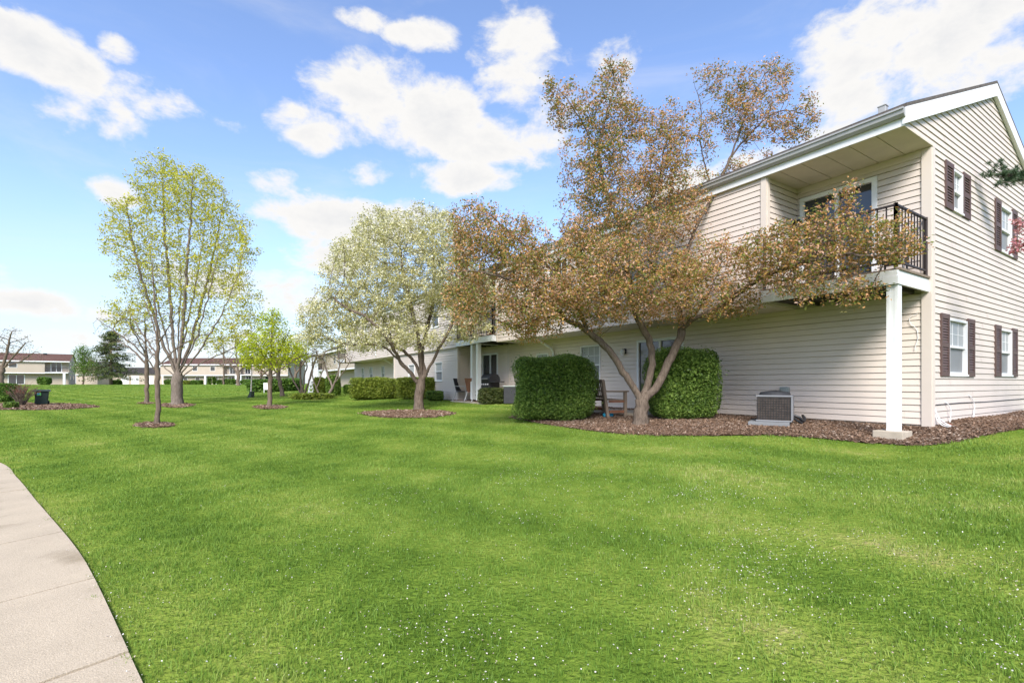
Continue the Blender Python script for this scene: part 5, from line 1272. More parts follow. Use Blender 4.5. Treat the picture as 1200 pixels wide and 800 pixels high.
def build_things():
    # ---- air conditioner by the near wall; local -y faces the lawn
    p = W(908, 449, 9.95); p[2] = float(ground(p[0], p[1])) + 0.03
    rz = math.atan2(-UD[1], -UD[0]) + 0.44
    l0 = Lc(p, rz); k9 = 0.86
    class Sc:
        rz = l0.rz
        def __call__(s_, x, y, z): return l0(x * k9, y * k9, z * k9)
        def box(s_, mb, x0, x1, y0, y1, z0, z1): return l0.box(mb, x0 * k9, x1 * k9, y0 * k9, y1 * k9, z0 * k9, z1 * k9)
    l = Sc()
    pad = MB(); l.box(pad, -0.52, 0.32, -0.52, 0.40, -0.02, 0.065); tag(pad.build('concrete_pad', M['pad'], origin=p, bevel=0.008), 'thin grey slab under the air conditioner', 'slab')
    root = thing('air_conditioner', p + [0, 0, .057], 'grey boxy outdoor air conditioner with dark coil guard on the mulch', 'air conditioner')
    b = MB(); l.box(b, -0.345, 0.345, -0.345, 0.345, 0.10, 0.635); b.build('coil', M['coil'], root)
    fr = MB(); 
    for z0, z1 in ((0.068, 0.10), (0.635, 0.675)): l.box(fr, -0.37, 0.37, -0.37, 0.37, z0, z1)
    l.box(fr, 0.345, 0.37, -0.37, -0.345, 0.10, 0.635); l.box(fr, 0.345, 0.37, 0.345, 0.37, 0.10, 0.635)
    fr.build('frame', M['acwhite'], root, bevel=0.008)
    sp = MB(); l.box(sp, 0.347, 0.385, -0.343, 0.343, 0.10, 0.66); sp.build('service_panel', M['acwhite'], root, bevel=0.006)
    gd = MB()
    for k in range(13): x = -0.33 + k * 0.055; l.box(gd, x - 0.004, x + 0.004, -0.362, -0.354, 0.115, 0.62)
    for k in range(9): z = 0.14 + k * 0.057; l.box(gd, -0.345, 0.345, -0.3535, -0.3475, z - 0.004, z + 0.004)
    for k in range(9): z = 0.14 + k * 0.057; l.box(gd, -0.362, -0.354, -0.345, 0.345, z - 0.004, z + 0.004)
    gd.build('coil_guard', M['black'], root)
    tp = MB(); tp.lathe(l(0, 0, 0), [(0.29, 0.582), (0.26, 0.64), (0.10, 0.665), (0.01, 0.67)], 28); tg = tp.build('fan_guard', M['darkgrey'], root)
    ls = MB(); ls.tube(smooth_path([l(0.38, 0.2, 0.2), l(0.5, 0.22, 0.14), l(0.56, 0.28, 0.06), l(0.6, 0.5, 0.1), l(0.55, 0.8, 0.16)], 4), 0.03, 7); ls.tube(smooth_path([l(0.38, 0.1, 0.14), l(0.47, 0.05, 0.08), l(0.55, 0.1, 0.02)], 4), 0.025, 7); ls.build('refrigerant_hose', M['black'], root)

    # ---- concrete patio by the bench
    pt = MB(); z = ZG + 0.02
    pt.hexa([FP0(s, o, zz) for zz in (ZG - 0.2, z) for s, o in ((5.0, 0.01), (9.2, 0.01), (9.2, 1.7), (5.0, 1.7))]); tag(pt.build('patio_slab', M['concrete'], origin=FP0(7, 0.8, z)), kind='structure')
    pt = MB(); pt.hexa([FP0(s, o, zz) for zz in (ZG - 0.2, z) for s, o in ((13.4, 0.01), (16.35, 0.01), (16.35, 1.5), (13.4, 1.5))]); tag(pt.build('patio_slab', M['concrete'], origin=FP0(15, 0.8, z)), kind='structure')
    # ---- wooden bench: seat faces the near corner; local -y is its front
    p = W(722.5, 449, 12.15); p[2] = float(ground(p[0], p[1])) + 0.035
    l = Lc(p, math.atan2(0.965, -0.26))        # faces right; near end at x = 0, width towards +x (away)
    root = thing('garden_bench', p, 'weathered wooden slatted garden bench half hidden behind the left clipped hedge', 'bench'); Wd = 1.25
    for sgn in (0, 1):
        x0 = Wd * sgn
        m = MB(); l.box(m, x0 - 0.035, x0 + 0.035, -0.27, -0.20, 0.0, 0.62); m.build('leg', M['wood'], root)
        m = MB(); m.hexa([l(x, y, zz) for zz, dy in ((0.0, 0.0), (0.92, 0.14)) for x, y in ((x0 - 0.035, 0.20 + dy), (x0 + 0.035, 0.20 + dy), (x0 + 0.035, 0.27 + dy), (x0 - 0.035, 0.27 + dy))]); m.build('leg', M['wood'], root)
        m = MB(); l.box(m, x0 - 0.05, x0 + 0.05, -0.32, 0.30, 0.62, 0.655); m.build('armrest', M['wood'], root)
        m = MB(); l.box(m, x0 - 0.02, x0 + 0.02, -0.20, 0.20, 0.10, 0.17); l.box(m, x0 - 0.021, x0 + 0.021, -0.2, 0.21, 0.36, 0.41); m.build('side_rail', M['woodred'], root)
    m = MB()
    for k in range(5): y = -0.25 + k * 0.095; l.box(m, 0.04, Wd - 0.04, y, y + 0.08, 0.411, 0.435)
    m.build('seat', M['wood'], root)
    m = MB()
    l.box(m, 0.037, Wd - 0.037, 0.325, 0.372, 0.84, 0.93); l.box(m, 0.037, Wd - 0.037, 0.27, 0.31, 0.47, 0.53)
    n = 11
    for k in range(n):
        x = 0.09 + k * (Wd - 0.18) / (n - 1)
        m.hexa([l(xx, y, zz) for zz, dy in ((0.53, 0.283), (0.84, 0.335)) for xx, y in ((x - 0.022, dy), (x + 0.022, dy), (x + 0.022, dy + 0.018), (x - 0.022, dy + 0.018))])
    m.build('backrest', M['wood'], root)
    # blue thing under the bench
    q = l(0.15, 0.15, 0.03); bt = MB(); bt.tube([q + [-.12, 0, 0.0], q + [0, 0.05, 0.02], q + [.12, 0, 0.01]], [0.05, 0.075, 0.045], 9); bt.tube([q + [.02, 0.04, .06], q + [.05, .02, .14]], [0.03, 0.02], 8)
    tag(bt.build('blue_item', M['bluecloth'], origin=q, smooth=True), 'small bright blue plastic item lying under the wooden bench', 'plastic item')

    # ---- second patio: grill, wicker chair, folding chair, covered cabinet
    q = FP0(14.15, 0.75, ZG + 0.02); l = Lc(q, math.atan2(-UD[1], -UD[0]))
    root = thing('gas_grill', q, 'black gas grill with knobs on the patio under the second balcony', 'grill')
    m = MB(); l.box(m, -0.33, 0.33, -0.25, 0.25, 0.1, 0.78); m.build('cabinet', M['black'], root, bevel=0.01)
    m = MB(); P_ = [l(-0.36, 0, 0.9), l(0.36, 0, 0.9)]; m.tube(P_, 0.26, 14); m.build('lid', M['black'], root, smooth=False)
    m = MB(); l.box(m, -0.75, -0.34, -0.22, 0.22, 0.80, 0.84); l.box(m, 0.34, 0.75, -0.22, 0.22, 0.80, 0.84); m.build('side_shelf', M['black'], root)
    m = MB(); m.bar(l(-0.26, -0.3, 0.95), l(0.26, -0.3, 0.95), 0.03, 0.03); m.build('handle', M['gutter'], root)
    for k in range(4): m = MB(); c = l(-0.24 + 0.16 * k, -0.25, 0.72); m.tube([c, l(-0.24 + 0.16 * k, -0.285, 0.72)], 0.03, 10); m.build('knob', M['white'], root)
    for x in (-0.28, 0.28): m = MB(); m.tube([l(x - 0.03, -0.2, 0.06), l(x + 0.03, -0.2, 0.06)], 0.06, 12); m.build('wheel', M['darkgrey'], root)
    def chair(p, rz, label, mm, fm, slat, ks=1.0):
        l = Lc(p, rz)
        if ks != 1.0:
            b_ = l
            class Sc2:
                def __call__(s_, x, y, z): return b_(x * ks, y * ks, z * ks)
                def box(s_, mb, x0, x1, y0, y1, z0, z1): return b_.box(mb, x0 * ks, x1 * ks, y0 * ks, y1 * ks, z0 * ks, z1 * ks)
            l = Sc2()
        root = thing('patio_chair', p, label, 'chair')
        m = MB(); l.box(m, -0.26, 0.26, -0.25, 0.23, 0.38, 0.43); m.build('seat', mm, root, bevel=0.008)
        m = MB()
        if slat:
            for k in range(7):
                x = -0.225 + k * 0.075; m.hexa([l(xx, y, zz) for zz, dy in ((0.44, 0.2), (0.92, 0.34)) for xx, y in ((x - 0.028, dy), (x + 0.028, dy), (x + 0.028, dy + 0.02), (x - 0.028, dy + 0.02))])
            m.bar(l(-0.26, 0.355, 0.93), l(0.26, 0.355, 0.93), 0.04, 0.05); m.bar(l(-0.26, 0.265, 0.6), l(0.26, 0.265, 0.6), 0.02, 0.05)
        else:
            m.hexa([l(x, y, zz) for zz, dy in ((0.44, 0.2), (0.98, 0.34)) for x, y in ((-0.25, dy), (0.25, dy), (0.25, dy + 0.03), (-0.25, dy + 0.03))])
        m.build('backrest', mm, root)
        for x, y, dx, dy in ((-0.25, -0.24, -0.02, -0.05), (0.25, -0.24, 0.02, -0.05), (-0.25, 0.22, -0.02, 0.16), (0.25, 0.22, 0.02, 0.16)):
            m = MB(); m.tube(smooth_path([l(x, y, 0.42), l(x + dx * .4, y + dy * .3, 0.2), l(x + dx, y + dy, 0.0)], 3), 0.018, 7); m.build('leg', fm, root)
        for x in (-0.27, 0.27):
            m = MB(); m.bar(l(x, -0.25, 0.62), l(x, 0.25, 0.64), 0.05, 0.025); m.bar(l(x, -0.24, 0.43), l(x, -0.24, 0.61), 0.025, 0.025); m.build('armrest', fm, root)
    rzU = math.atan2(-UD[1], -UD[0])
    chair(FP0(15.2, 0.9, ZG + 0.02), rzU + 3.3, 'dark brown patio chair with pale rim beside the black grill', M['woodred'], M['white'], False)
    chair(FP0(16.1, 1.0, ZG + 0.02), rzU + 2.2, 'grey sling patio chair left of the patio columns', M['darkgrey'], M['gutter'], False)
    chair(FP0(0.36, 0.52, ZD - 0.008), rzU + 3.3, 'low dark grey slatted plastic chair behind the near balcony railing', M['darkgrey'], M['black'], True, 0.62)
    p = G(599, 473.5); l = Lc(p + np.array([0, .25, 0]), -0.3); root = thing('storage_cabinet', l.p, 'low dark grey covered unit between the yew shrub and the clipped hedge', 'covered unit')
    m = MB(); l.box(m, -0.2, 0.38, -0.35, 0.35, 0.02, 0.66); m.build('body', M['darkgrey'], root, bevel=0.03)
    m = MB(); l.box(m, -0.23, 0.41, -0.38, 0.38, 0.665, 0.72); m.build('lid', M['greybox'], root, bevel=0.02)
    p = G(518, 467.8); l = Lc(p + np.array([0.1, .25, 0]), rzU); root = thing('air_conditioner', l.p, 'dark green outdoor air conditioner at the wall right of the yellow-green hedge', 'air conditioner')
    m = MB(); l.box(m, -0.36, 0.36, -0.34, 0.34, 0.05, 0.66); m.build('cabinet', M['bin'], root, bevel=0.015)
    m = MB()
    for k in range(9): z = 0.12 + k * 0.06; l.box(m, -0.37, 0.37, -0.352, -0.342, z, z + 0.025)
    m.build('louvers', M['black'], root); m = MB(); m.lathe(l(0, 0, 0), [(0.3, 0.662), (0.27, 0.70), (0.02, 0.71)], 20); m.build('fan_guard', M['black'], root)
    p = G(528.5, 467); root = thing('utility_post', p, 'slim post with a tan box beside a white canister at the wall', 'post'); m = MB(); m.tube([p, p + [0, 0, .62]], 0.022, 8); m.build('post', M['white'], root); m = MB(); m.box(p + [0, 0, .76], (0.13, 0.1, 0.30)); m.build('tan_box', M['tan'], root, bevel=0.01)
    p = p + np.array([0.16, -0.1, 0]); root = thing('canister', p, 'squat white gas canister at the foot of the tan box post', 'canister'); m = MB(); m.lathe(p, [(0.12, 0.0), (0.16, 0.04), (0.165, 0.25), (0.12, 0.33), (0.05, 0.36)], 16); m.build('tank', M['white'], root, smooth=True)
    m = MB(); m.lathe(p, [(0.085, 0.345), (0.095, 0.35), (0.095, 0.43), (0.085, 0.43)], 14); m.build('collar', M['white'], root)
    p = FP0(13.5, 1.15, ZD - 0.008); root = thing('flower_pot', p, 'terracotta planter with plants on the second balcony', 'planter'); m = MB(); m.lathe(p, [(0.11, 0), (0.15, 0.22), (0.165, 0.24), (0.15, 0.25)], 14); m.build('pot', M['pot'], root)
    r2 = np.random.default_rng(5); link('plant', foliage_mesh('plant', p + [0, 0, .36] + r2.normal(0, .09, (140, 3)), 0.06, r2), M['hedge'], root)
    # ---- wheeled bin in the island bed
    p = G(49, 474.7); l = Lc(p, 0.72); root = thing('wheeled_bin', p, 'dark green wheeled rubbish bin beside the twiggy brown shrub', 'bin')
    s = p[1] / F; w, h = 15.5 * s, 18.6 * s
    m = MB(); m.hexa([l(x, y, z) for z, k in ((0.08, .82), (h * .86, 1.0)) for x, y in ((-w * .40 * k, -.32 * k), (w * .40 * k, -.32 * k), (w * .40 * k, .32 * k), (-w * .40 * k, .32 * k))]); m.build('body', M['bin'], root, bevel=0.03)
    m = MB(); m.hexa([l(x, y, z) for z, k in ((h * .865, 1.0), (h * .99, .9)) for x, y in ((-w * .5 * k, -.40 * k), (w * .5 * k, -.40 * k), (w * .5 * k, .38 * k), (-w * .5 * k, .38 * k))]); m.build('lid', M['bin'], root, bevel=0.03)
    for x in (-w * .36, w * .36): m = MB(); m.tube([l(x - .04, .3, .13), l(x + .04, .3, .13)], 0.13, 14); m.build('wheel', M['black'], root)
    m = MB(); m.bar(l(-w * .3, .44, h * .88), l(w * .3, .44, h * .88), .04, .04); m.build('handle', M['bin'], root)
    m = MB(); l.box(m, -w * .25, -w * .02, -.345, -.335, h * .62, h * .80); st = m.build('sticker', M['grnlogo'], root); m = MB(); l.box(m, -w * .24, -w * .10, -.352, -.346, h * .68, h * .77); m.build('sticker_patch', M['blulogo'], st)
    # ---- leaning post with dark base, white seat, white frame on the far lawn
    p = G(294, 465.5); s = p[1] / F; root = thing('flag_marker', p, 'slim pale post rising from a dark green slanted base on the far lawn', 'post')
    m = MB(); m.tube([p + [0, 0, 4 * s], p + [1.2 * s, 0, 32 * s]], [0.045, 0.035], 7); m.build('post', M['trim'], root)
    m = MB(); m.hexa([p + np.array([x * s, y, z * s]) for z, x0, x1 in ((0.0, -2.4, 2.2), (7.0, 0.6, 2.4)) for x, y in ((x0, -.2), (x1, -.2), (x1, .2), (x0, .2))]); m.build('base', M['bin'], root)
    p = G(312.8, 460); s = p[1] / F; root = thing('lawn_chair', p, 'small white lawn chair before the ring hedge', 'chair'); l = Lc(p, 0.5); 
    m = MB(); l.box(m, -.25, .25, -.25, .2, .26, .31); m.build('seat', M['white'], root); m = MB(); m.hexa([l(x, y, z) for z, d in ((.31, .18), (.85, .38)) for x, y in ((-.25, d), (.25, d), (.25, d + .04), (-.25, d + .04))]); m.build('backrest', M['white'], root)
    for x in (-.22, .22):
        for y in (-.22, .18): m = MB(); m.tube([l(x, y, 0), l(x, y, .27)], .025, 6); m.build('leg', M['white'], root)
    p = G(363, 463.8); s = p[1] / F; root = thing('garden_trellis', p, 'white A-shaped garden trellis behind the multi-stemmed trees', 'trellis')
    for k, (a, b) in enumerate((((-2, 0), (1.2, 17)), ((5, 0), (1.6, 17)))):
        m = MB(); m.bar(p + np.array([a[0] * s, 0.05 * k, -0.02]), p + np.array([b[0] * s, 0.05 * k, b[1] * s]), .09, .09); m.build('leg', M['white'], root)
    for z in (5, 9, 13): m = MB(); m.bar(p + np.array([(-2 + z * .14) * s, -.07, z * s]), p + np.array([(5 - z * .15) * s, -.07, z * s]), .07, .07); m.build('rung', M['white'], root)

def build_far():
    # red-roofed building at far left, turned so that its right gable shows a little
    Y = 110; px = lambda x, YY: (x - CX) / F * YY
    z = float(ground(px(80, Y), Y)) + 0.02
    al = np.array([0.82, 0.57]); al /= np.linalg.norm(al); E = np.array([px(80, Y), Y])
    L = 34; org = E - al * L
    u = lambda x: L - (80 - x) / 80 * 17.2            # photo column to metres along the front (approx.)
    far_house('apartment_building', 'distant tan two-storey building with reddish roof and right end gable at far left', org, al, None, L, 10, z, 5.05, 1.95, M['roof_red'],
              [(u(17.5), u(23.5), 1.2, 2.1, -1.2), (u(36), u(41.5), 3.7, 4.9, 0), (u(2), u(8), 3.7, 4.9, 0), (u(-20), u(-14), 3.7, 4.9, 0)], [(u(34.5), u(46), -1.2, 0.05), (u(66), u(74), -1.2, 2.8)], [(u(62), L - 0.05)], 1.2, 2.5, [u(5), L - 0.9])
    frg = Fr(org + al * L, -np.array([al[1], -al[0]]), al)
    root = bpy.data.objects['apartment_building.001'] if 'apartment_building.001' in bpy.data.objects else None
    for s0 in (2.2, 6.3):
        for z0 in (1.1, 3.6):
            if root is None: continue
            f = MB(); frg.box(f, s0, s0 + 1.0, 0.0, 0.03, z + z0, z + z0 + 1.2); w = f.build('window', M['white'], root); p = MB(); frg.box(p, s0 + .1, s0 + .9, .03, .04, z + z0 + .1, z + z0 + 1.1); p.build('pane', M['glass'], w)
    # grey-tan building part behind the leafy tree
    Y = 124; x0 = px(88, Y); z2 = float(ground(x0, Y))
    far_house('apartment_building', 'distant plain tan block seen behind the fresh green leafy tree', np.array([x0, Y]), (1, 0), None, px(113, Y) - x0, 9, z2, 5.0, 1.0, M['roof'], [], [], [], 0.3, 2.5, [])
    # the building behind the maple
    Y = 125; x0 = px(188, Y); z = float(ground(px(260, Y), Y)); mpp = Y / F; u = lambda x: (x - 188) * mpp
    far_house('apartment_building', 'distant cream two-storey building with red-brown roof behind the maple and the bare tree', np.array([x0, Y]), (1, 0.02), None, u(336), 11, z, 5.0, 2.0, M['roof_red'],
              [(u(225.5), u(230.5), 3.5, 4.6, 0), (u(246), u(251), 3.5, 4.5, 0), (u(226), u(230.5), 1.0, 1.9, -1.0), (u(212), u(216), 1.0, 1.9, -1.0), (u(335.2) - 6, u(335.2) - 5, 1.2, 2.0, -1.0), (u(312), u(316), 3.5, 4.5, 0)],
              [(u(247), u(252), -1.0, 0.05), (u(266), u(273), -1.0, 2.7), (u(264), u(272), -1.0, 0.05), (u(285), u(291), -1.0, 0.05), (u(284), u(290), -1.0, 2.7)], [(u(262), u(275)), (u(281), u(294))], 1.0, 2.3, [u(239), u(274.5), u(280)])
    # white garages
    Y = 128; x0 = px(120, Y); z3 = float(ground(px(140, Y), Y)); fr = Fr(np.array([x0, Y]), (1, 0), (0, -1)); root = thing('garage_block', [x0, Y, z3], 'low row of white garages behind the evergreen tree', 'garage')
    Lg = px(205, Y) - x0
    m = MB(); fr.box(m, 0, Lg, -6, 0, z3 - .5, z3 + 2.7); m.build('wall', M['stucco'], root)
    m = MB(); m.hexa([fr(s, o, zz) for dz in (0, .15) for s, o, zz in ((-.3, .4, z3 + 2.7), (Lg + .3, .4, z3 + 2.7), (Lg + .3, -6.3, z3 + 4.6), (-.3, -6.3, z3 + 4.6))]); m.build('roof', M['roof'], root)
    for x, y in ((123, 132), (142, 151), (154, 163), (170, 180), (190, 198)): m = MB(); fr.box(m, px(x, Y) - x0, px(y, Y) - x0, 0.01, .05, z3 + .05, z3 + 2.2); m.build('garage_door', M['white'], root)
    # next building along the same row
    o = CORNER + TD * 5.0 + UD * 46; z = ZG + 0.1
    far_house('apartment_building', 'next cream apartment building beyond the long one, partly hidden by multi-stemmed trees', o + UD * 30, -UD, None, 30, 8, z, 5.0, 2.2, M['roof'],
              [(4, 5, 3.4, 4.6, 0), (10, 11, 3.4, 4.6, 0), (18, 19, 3.4, 4.6, 0), (6, 7, 1.0, 2.1, -1.2), (21, 22, 1.0, 2.1, -1.2)], [(25.3, 27.0, -1.2, 0.05), (26, 28, -1.2, 2.8)], [(24.8, 29.9), (0.1, 3)], 1.2, 2.5, [0.1, 24.9, 29.5])

# ================================================================== sky, sun, camera
CLOUDS = [  # photo column, row, half width, half height, strength
    (30, 55, 72, 36, 1.1), (80, 85, 52, 32, 1.0), (70, 128, 26, 20, .9), (142, 128, 27, 24, .9), (139, 60, 11, 9, .75), (215, 127, 22, 9, .6), (262, 142, 14, 6, .5),
    (140, 222, 30, 18, .95), (440, 110, 74, 46, 1.2), (505, 138, 62, 46, 1.2), (372, 150, 48, 26, 1.0), (560, 165, 70, 32, 1.05), (602, 68, 46, 60, 1.15), (498, 40, 44, 20, .9), (432, 23, 22, 8, .65), (545, 206, 56, 19, 1.0), (622, 172, 44, 26, .9), (430, 205, 16, 9, .6),
    (420, 262, 108, 28, .95), (332, 250, 40, 18, .8), (340, 345, 44, 26, .8), (400, 300, 60, 22, .8), (319, 222, 17, 11, .8), (240, 330, 60, 20, .5), (725, 88, 22, 26, .85), (640, 130, 26, 40, .7),
    (1030, 62, 92, 66, 1.2), (1105, 30, 92, 52, 1.15), (1000, 105, 60, 46, 1.1), (1150, 90, 70, 40, .7), (975, 158, 52, 18, .9), (900, 185, 60, 20, .7), (800, 240, 60, 40, .6), (1300, 60, 90, 60, 1.0),
    (20, 352, 80, 17, 1.0), (80, 366, 70, 12, .85), (60, 395, 120, 10, .7), (-60, 330, 90, 40, 1.0), (250, 400, 160, 16, .55), (-250, 150, 120, 80, 1.1), (1500, 250, 160, 90, 1.0), (700, -250, 160, 110, 1.1), (250, -200, 140, 90, 1.0), (1150, -300, 160, 100, 1.0)]

def D_Z(N, L, D):
    s = N.new('ShaderNodeSeparateXYZ'); L.new(D, s.inputs[0]); return s.outputs['Z']
def build_world(elev=40, az=(-0.14, -0.99), sky=0.110, sun=2.75):
    w = bpy.data.worlds.new('World'); SC.world = w; w.use_nodes = True
    nt = w.node_tree; N = nt.nodes; L = nt.links; bg = N['Background']
    st = N.new('ShaderNodeTexSky'); st.sky_type = 'NISHITA'; st.sun_disc = False
    st.sun_elevation = math.radians(elev); st.sun_rotation = math.atan2(az[0], az[1]); st.air_density = 1.0; st.dust_density = 0.6; st.ozone_density = 2.2
    tc = N.new('ShaderNodeTexCoord'); D = tc.outputs['Generated']
    def mth(op, *a):
        x = N.new('ShaderNodeMath'); x.operation = op
        for i, v in enumerate(a):
            if isinstance(v, (int, float)): x.inputs[i].default_value = v
            else: L.new(v, x.inputs[i])
        return x.outputs[0]
    nrm = N.new('ShaderNodeVectorMath'); nrm.operation = 'NORMALIZE'; L.new(D, nrm.inputs[0]); D = nrm.outputs[0]
    field = None
    def dirp(px, py):
        v = np.array([(px - CX) / F, 1.0, (HY - py) / F]); return v / np.linalg.norm(v)
    for (px, py, rx, ry, s) in CLOUDS:
        if rx >= 40 and 0 < py < 320: s *= 1.24
        if rx < 30: rx *= 1.5; ry *= 1.5; s *= 0.72
        c = dirp(px, py); e1 = np.cross(c, [0, 0, 1]); e1 /= np.linalg.norm(e1); e2 = np.cross(e1, c)
        r1 = max(1e-3, abs(np.dot(dirp(px + rx, py), e1) - np.dot(dirp(px - rx, py), e1)) / 2); r2 = max(1e-3, abs(np.dot(dirp(px, py + ry), e2) - np.dot(dirp(px, py - ry), e2)) / 2)
        q = []
        for e, r in ((e1, r1), (e2, r2)):
            d = N.new('ShaderNodeVectorMath'); d.operation = 'DOT_PRODUCT'; L.new(D, d.inputs[0]); d.inputs[1].default_value = tuple(e / r); q.append(d.outputs['Value'])
        a = mth('MULTIPLY', q[0], q[0]); b = mth('MULTIPLY_ADD', q[1], q[1], a)
        g = mth('MULTIPLY_ADD', b, -0.62 * s, s)               # a paraboloid cap, negative outside
        g = mth('MAXIMUM', g, -1.0)
        field = g if field is None else mth('SMOOTH_MAX', field, g, 0.18)
    def noise(scale, det, rough, vec=None, dist=0.0):
        n = N.new('ShaderNodeTexNoise'); n.inputs['Scale'].default_value = scale; n.inputs['Detail'].default_value = det; n.inputs['Roughness'].default_value = rough; n.inputs['Distortion'].default_value = dist
        L.new(vec or D, n.inputs['Vector']); return n.outputs['Fac']
    mp = N.new('ShaderNodeMapping'); mp.inputs['Scale'].default_value = (1, 1, 1.7); L.new(D, mp.inputs['Vector'])
    n1 = noise(7.0, 10, 0.62, mp.outputs['Vector'], 0.25); n2 = noise(3.0, 3, 0.5, mp.outputs['Vector'])
    f = mth('MULTIPLY_ADD', mth('SUBTRACT', n1, 0.5), 3.6, field)
    n4 = noise(19.0, 8, 0.6, mp.outputs['Vector'], 0.3); f = mth('MULTIPLY_ADD', mth('SUBTRACT', n4, 0.5), 1.7, f)
    f = mth('MULTIPLY_ADD', mth('SUBTRACT', n2, 0.5), 0.9, f)
    mr = N.new('ShaderNodeMapRange'); mr.interpolation_type = 'SMOOTHSTEP'; mr.inputs['From Min'].default_value = 0.05; mr.inputs['From Max'].default_value = 0.98; L.new(f, mr.inputs['Value'])
    # wisps of thin cloud
    mpw = N.new('ShaderNodeMapping'); mpw.inputs['Scale'].default_value = (1, 1, 3.2); L.new(D, mpw.inputs['Vector'])
    wz = noise(2.4, 8, 0.6, mpw.outputs['Vector'], 0.6); mw = N.new('ShaderNodeMapRange'); mw.interpolation_type = 'SMOOTHSTEP'; mw.inputs['From Min'].default_value = 0.45; mw.inputs['From Max'].default_value = 0.85; mw.inputs['To Max'].default_value = 0.38; L.new(wz, mw.inputs['Value'])
    dens = mth('MAXIMUM', mr.outputs[0], mw.outputs[0])
    # thick parts are a little greyer, rims brighter
    sh = N.new('ShaderNodeMapRange'); sh.inputs['From Min'].default_value = 0.7; sh.inputs['From Max'].default_value = 2.2; sh.interpolation_type = 'SMOOTHSTEP'; L.new(f, sh.inputs['Value'])
    n3 = noise(5.0, 6, 0.55); shd = mth('MULTIPLY', sh.outputs[0], mth('MULTIPLY_ADD', n3, 1.2, 0.05))
    lowc = N.new('ShaderNodeMapRange'); lowc.interpolation_type = 'SMOOTHSTEP'; lowc.inputs['From Min'].default_value = 0.08; lowc.inputs['From Max'].default_value = 0.24; lowc.inputs['To Min'].default_value = 0.85; lowc.inputs['To Max'].default_value = 0.0; L.new(D_Z(N, L, D), lowc.inputs['Value'])
    shd = mth('MAXIMUM', shd, mth('MULTIPLY', lowc.outputs[0], sh.outputs[0]))
    cc = N.new('ShaderNodeMix'); cc.data_type = 'RGBA'; L.new(shd, cc.inputs['Factor']); cl = CLOUD_LUM
    cc.inputs['A'].default_value = (cl, cl * 0.985, cl * 0.965, 1); cc.inputs['B'].default_value = (cl * 0.76, cl * 0.78, cl * 0.82, 1)
    # pale, hazy band near the horizon
    sep = N.new('ShaderNodeSeparateXYZ'); L.new(D, sep.inputs[0])
    hz = N.new('ShaderNodeMapRange'); hz.interpolation_type = 'SMOOTHSTEP'; hz.inputs['From Min'].default_value = 0.0; hz.inputs['From Max'].default_value = 0.34; hz.inputs['To Min'].default_value = 0.62; hz.inputs['To Max'].default_value = 0.0; L.new(sep.outputs['Z'], hz.inputs['Value'])
    sk = N.new('ShaderNodeMix'); sk.data_type = 'RGBA'; sk.blend_type = 'MULTIPLY'; sk.inputs['Factor'].default_value = 1.0; L.new(st.outputs[0], sk.inputs['A']); sk.inputs['B'].default_value = SKY_TINT
    m0 = N.new('ShaderNodeMix'); m0.data_type = 'RGBA'; L.new(hz.outputs[0], m0.inputs['Factor']); L.new(sk.outputs['Result'], m0.inputs['A']); m0.inputs['B'].default_value = (cl * 0.60, cl * 0.68, cl * 0.86, 1)
    mx = N.new('ShaderNodeMix'); mx.data_type = 'RGBA'; L.new(dens, mx.inputs['Factor']); L.new(m0.outputs['Result'], mx.inputs['A']); L.new(cc.outputs['Result'], mx.inputs['B'])
    L.new(mx.outputs['Result'], bg.inputs['Color']); bg.inputs['Strength'].default_value = sky
    w.cycles.sampling_method = 'MANUAL'; w.cycles.sample_map_resolution = 512
    ld = bpy.data.lights.new('sun', 'SUN'); ld.energy = sun; ld.angle = math.radians(22); ld.color = (1.0, 0.955, 0.89)
    lo = bpy.data.objects.new('sun', ld); COL.objects.link(lo)
    h = math.hypot(*az); v = Vector((az[0] / h * math.cos(math.radians(elev)), az[1] / h * math.cos(math.radians(elev)), math.sin(math.radians(elev))))
    lo.rotation_euler = v.to_track_quat('Z', 'Y').to_euler(); lo.location = v * 60

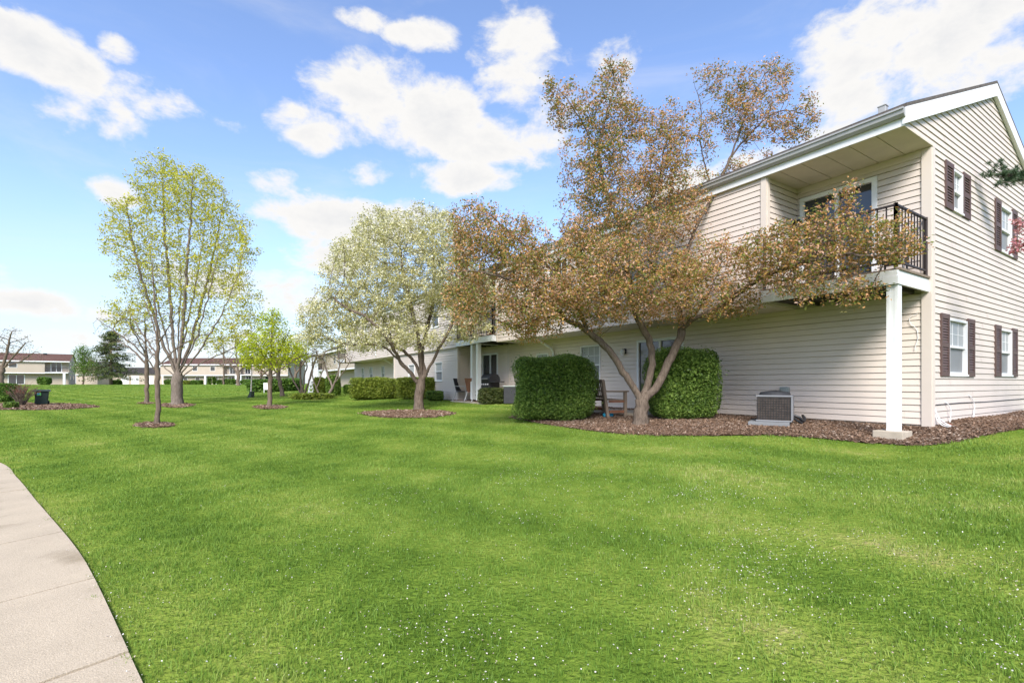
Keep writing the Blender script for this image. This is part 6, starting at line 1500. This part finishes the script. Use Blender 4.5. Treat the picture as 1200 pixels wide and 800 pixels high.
CLOUD_LUM = 3.75
SKY_TINT = (1.12, 1.10, 1.20, 1)
EXPOSURE = 1.25
def build_camera():
    c = bpy.data.cameras.new('camera'); o = bpy.data.objects.new('camera', c); COL.objects.link(o)
    o.location = (0, 0, EYE); o.rotation_euler = (math.pi / 2, 0, 0)
    c.sensor_width = 36; c.lens = F / 1200 * 36; c.shift_y = (HY - 400) / 1200; c.clip_end = 3000; c.clip_start = 0.05
    SC.camera = o
    SC.render.engine = 'CYCLES'; SC.render.resolution_x = 1024; SC.render.resolution_y = 682
    SC.view_settings.view_transform = 'Standard'; SC.view_settings.look = 'None'; SC.view_settings.exposure = EXPOSURE; SC.view_settings.gamma = 1; SC.view_settings.use_curve_mapping = False
    SC.cycles.max_bounces = 6; SC.cycles.transparent_max_bounces = 6; SC.cycles.diffuse_bounces = 3

import time
T0 = time.time()
def lap(s): print('%-12s %.1fs' % (s, time.time() - T0))
build_mats(); build_veg_mats()
M['pink_pale'] = leaf_mat('pale_pink_blossom', [(0.0, (0.45, 0.24, 0.18)), (0.5, (0.60, 0.38, 0.31)), (1.0, (0.72, 0.58, 0.52))], 0.3, 0.5, 1, 0.15)
M['hedge_dk'] = leaf_mat('yew_leaf', [(0.0, (0.035, 0.055, 0.014)), (0.6, (0.075, 0.10, 0.024)), (1.0, (0.15, 0.16, 0.05))], 0.25, 0.5, 2, 0.3)
build_ground(); P_, L_ = build_walk(); build_beds(); lap('ground')
build_main(); lap('building'); build_far(); build_things(); lap('things')
build_trees(); lap('trees'); build_shrubs(); lap('shrubs'); build_grass(P_, L_); lap('grass')
for pre, g in (('slim_tree', 'slim bare trees on the left lawn'), ('multi_stem_tree', 'small multi-stemmed trees beyond the hedges'), ('bare_tree', 'bare budding trees in the distance'), ('patio_chair', 'patio chairs at the building'),
               ('clipped_hedge', 'clipped hedges flanking the crabapple trunk'), ('loose_hedge', 'yellow-green hedge row'), ('clipped_shrub', 'clipped shrubs on the far lawn'), ('air_conditioner', 'outdoor air conditioners along the wall'), ('apartment_building', 'apartment buildings of the estate')):
    for o in list(bpy.data.objects):
        if o.parent is None and o.name.split('.')[0] == pre: o['group'] = g
build_world(); build_camera()
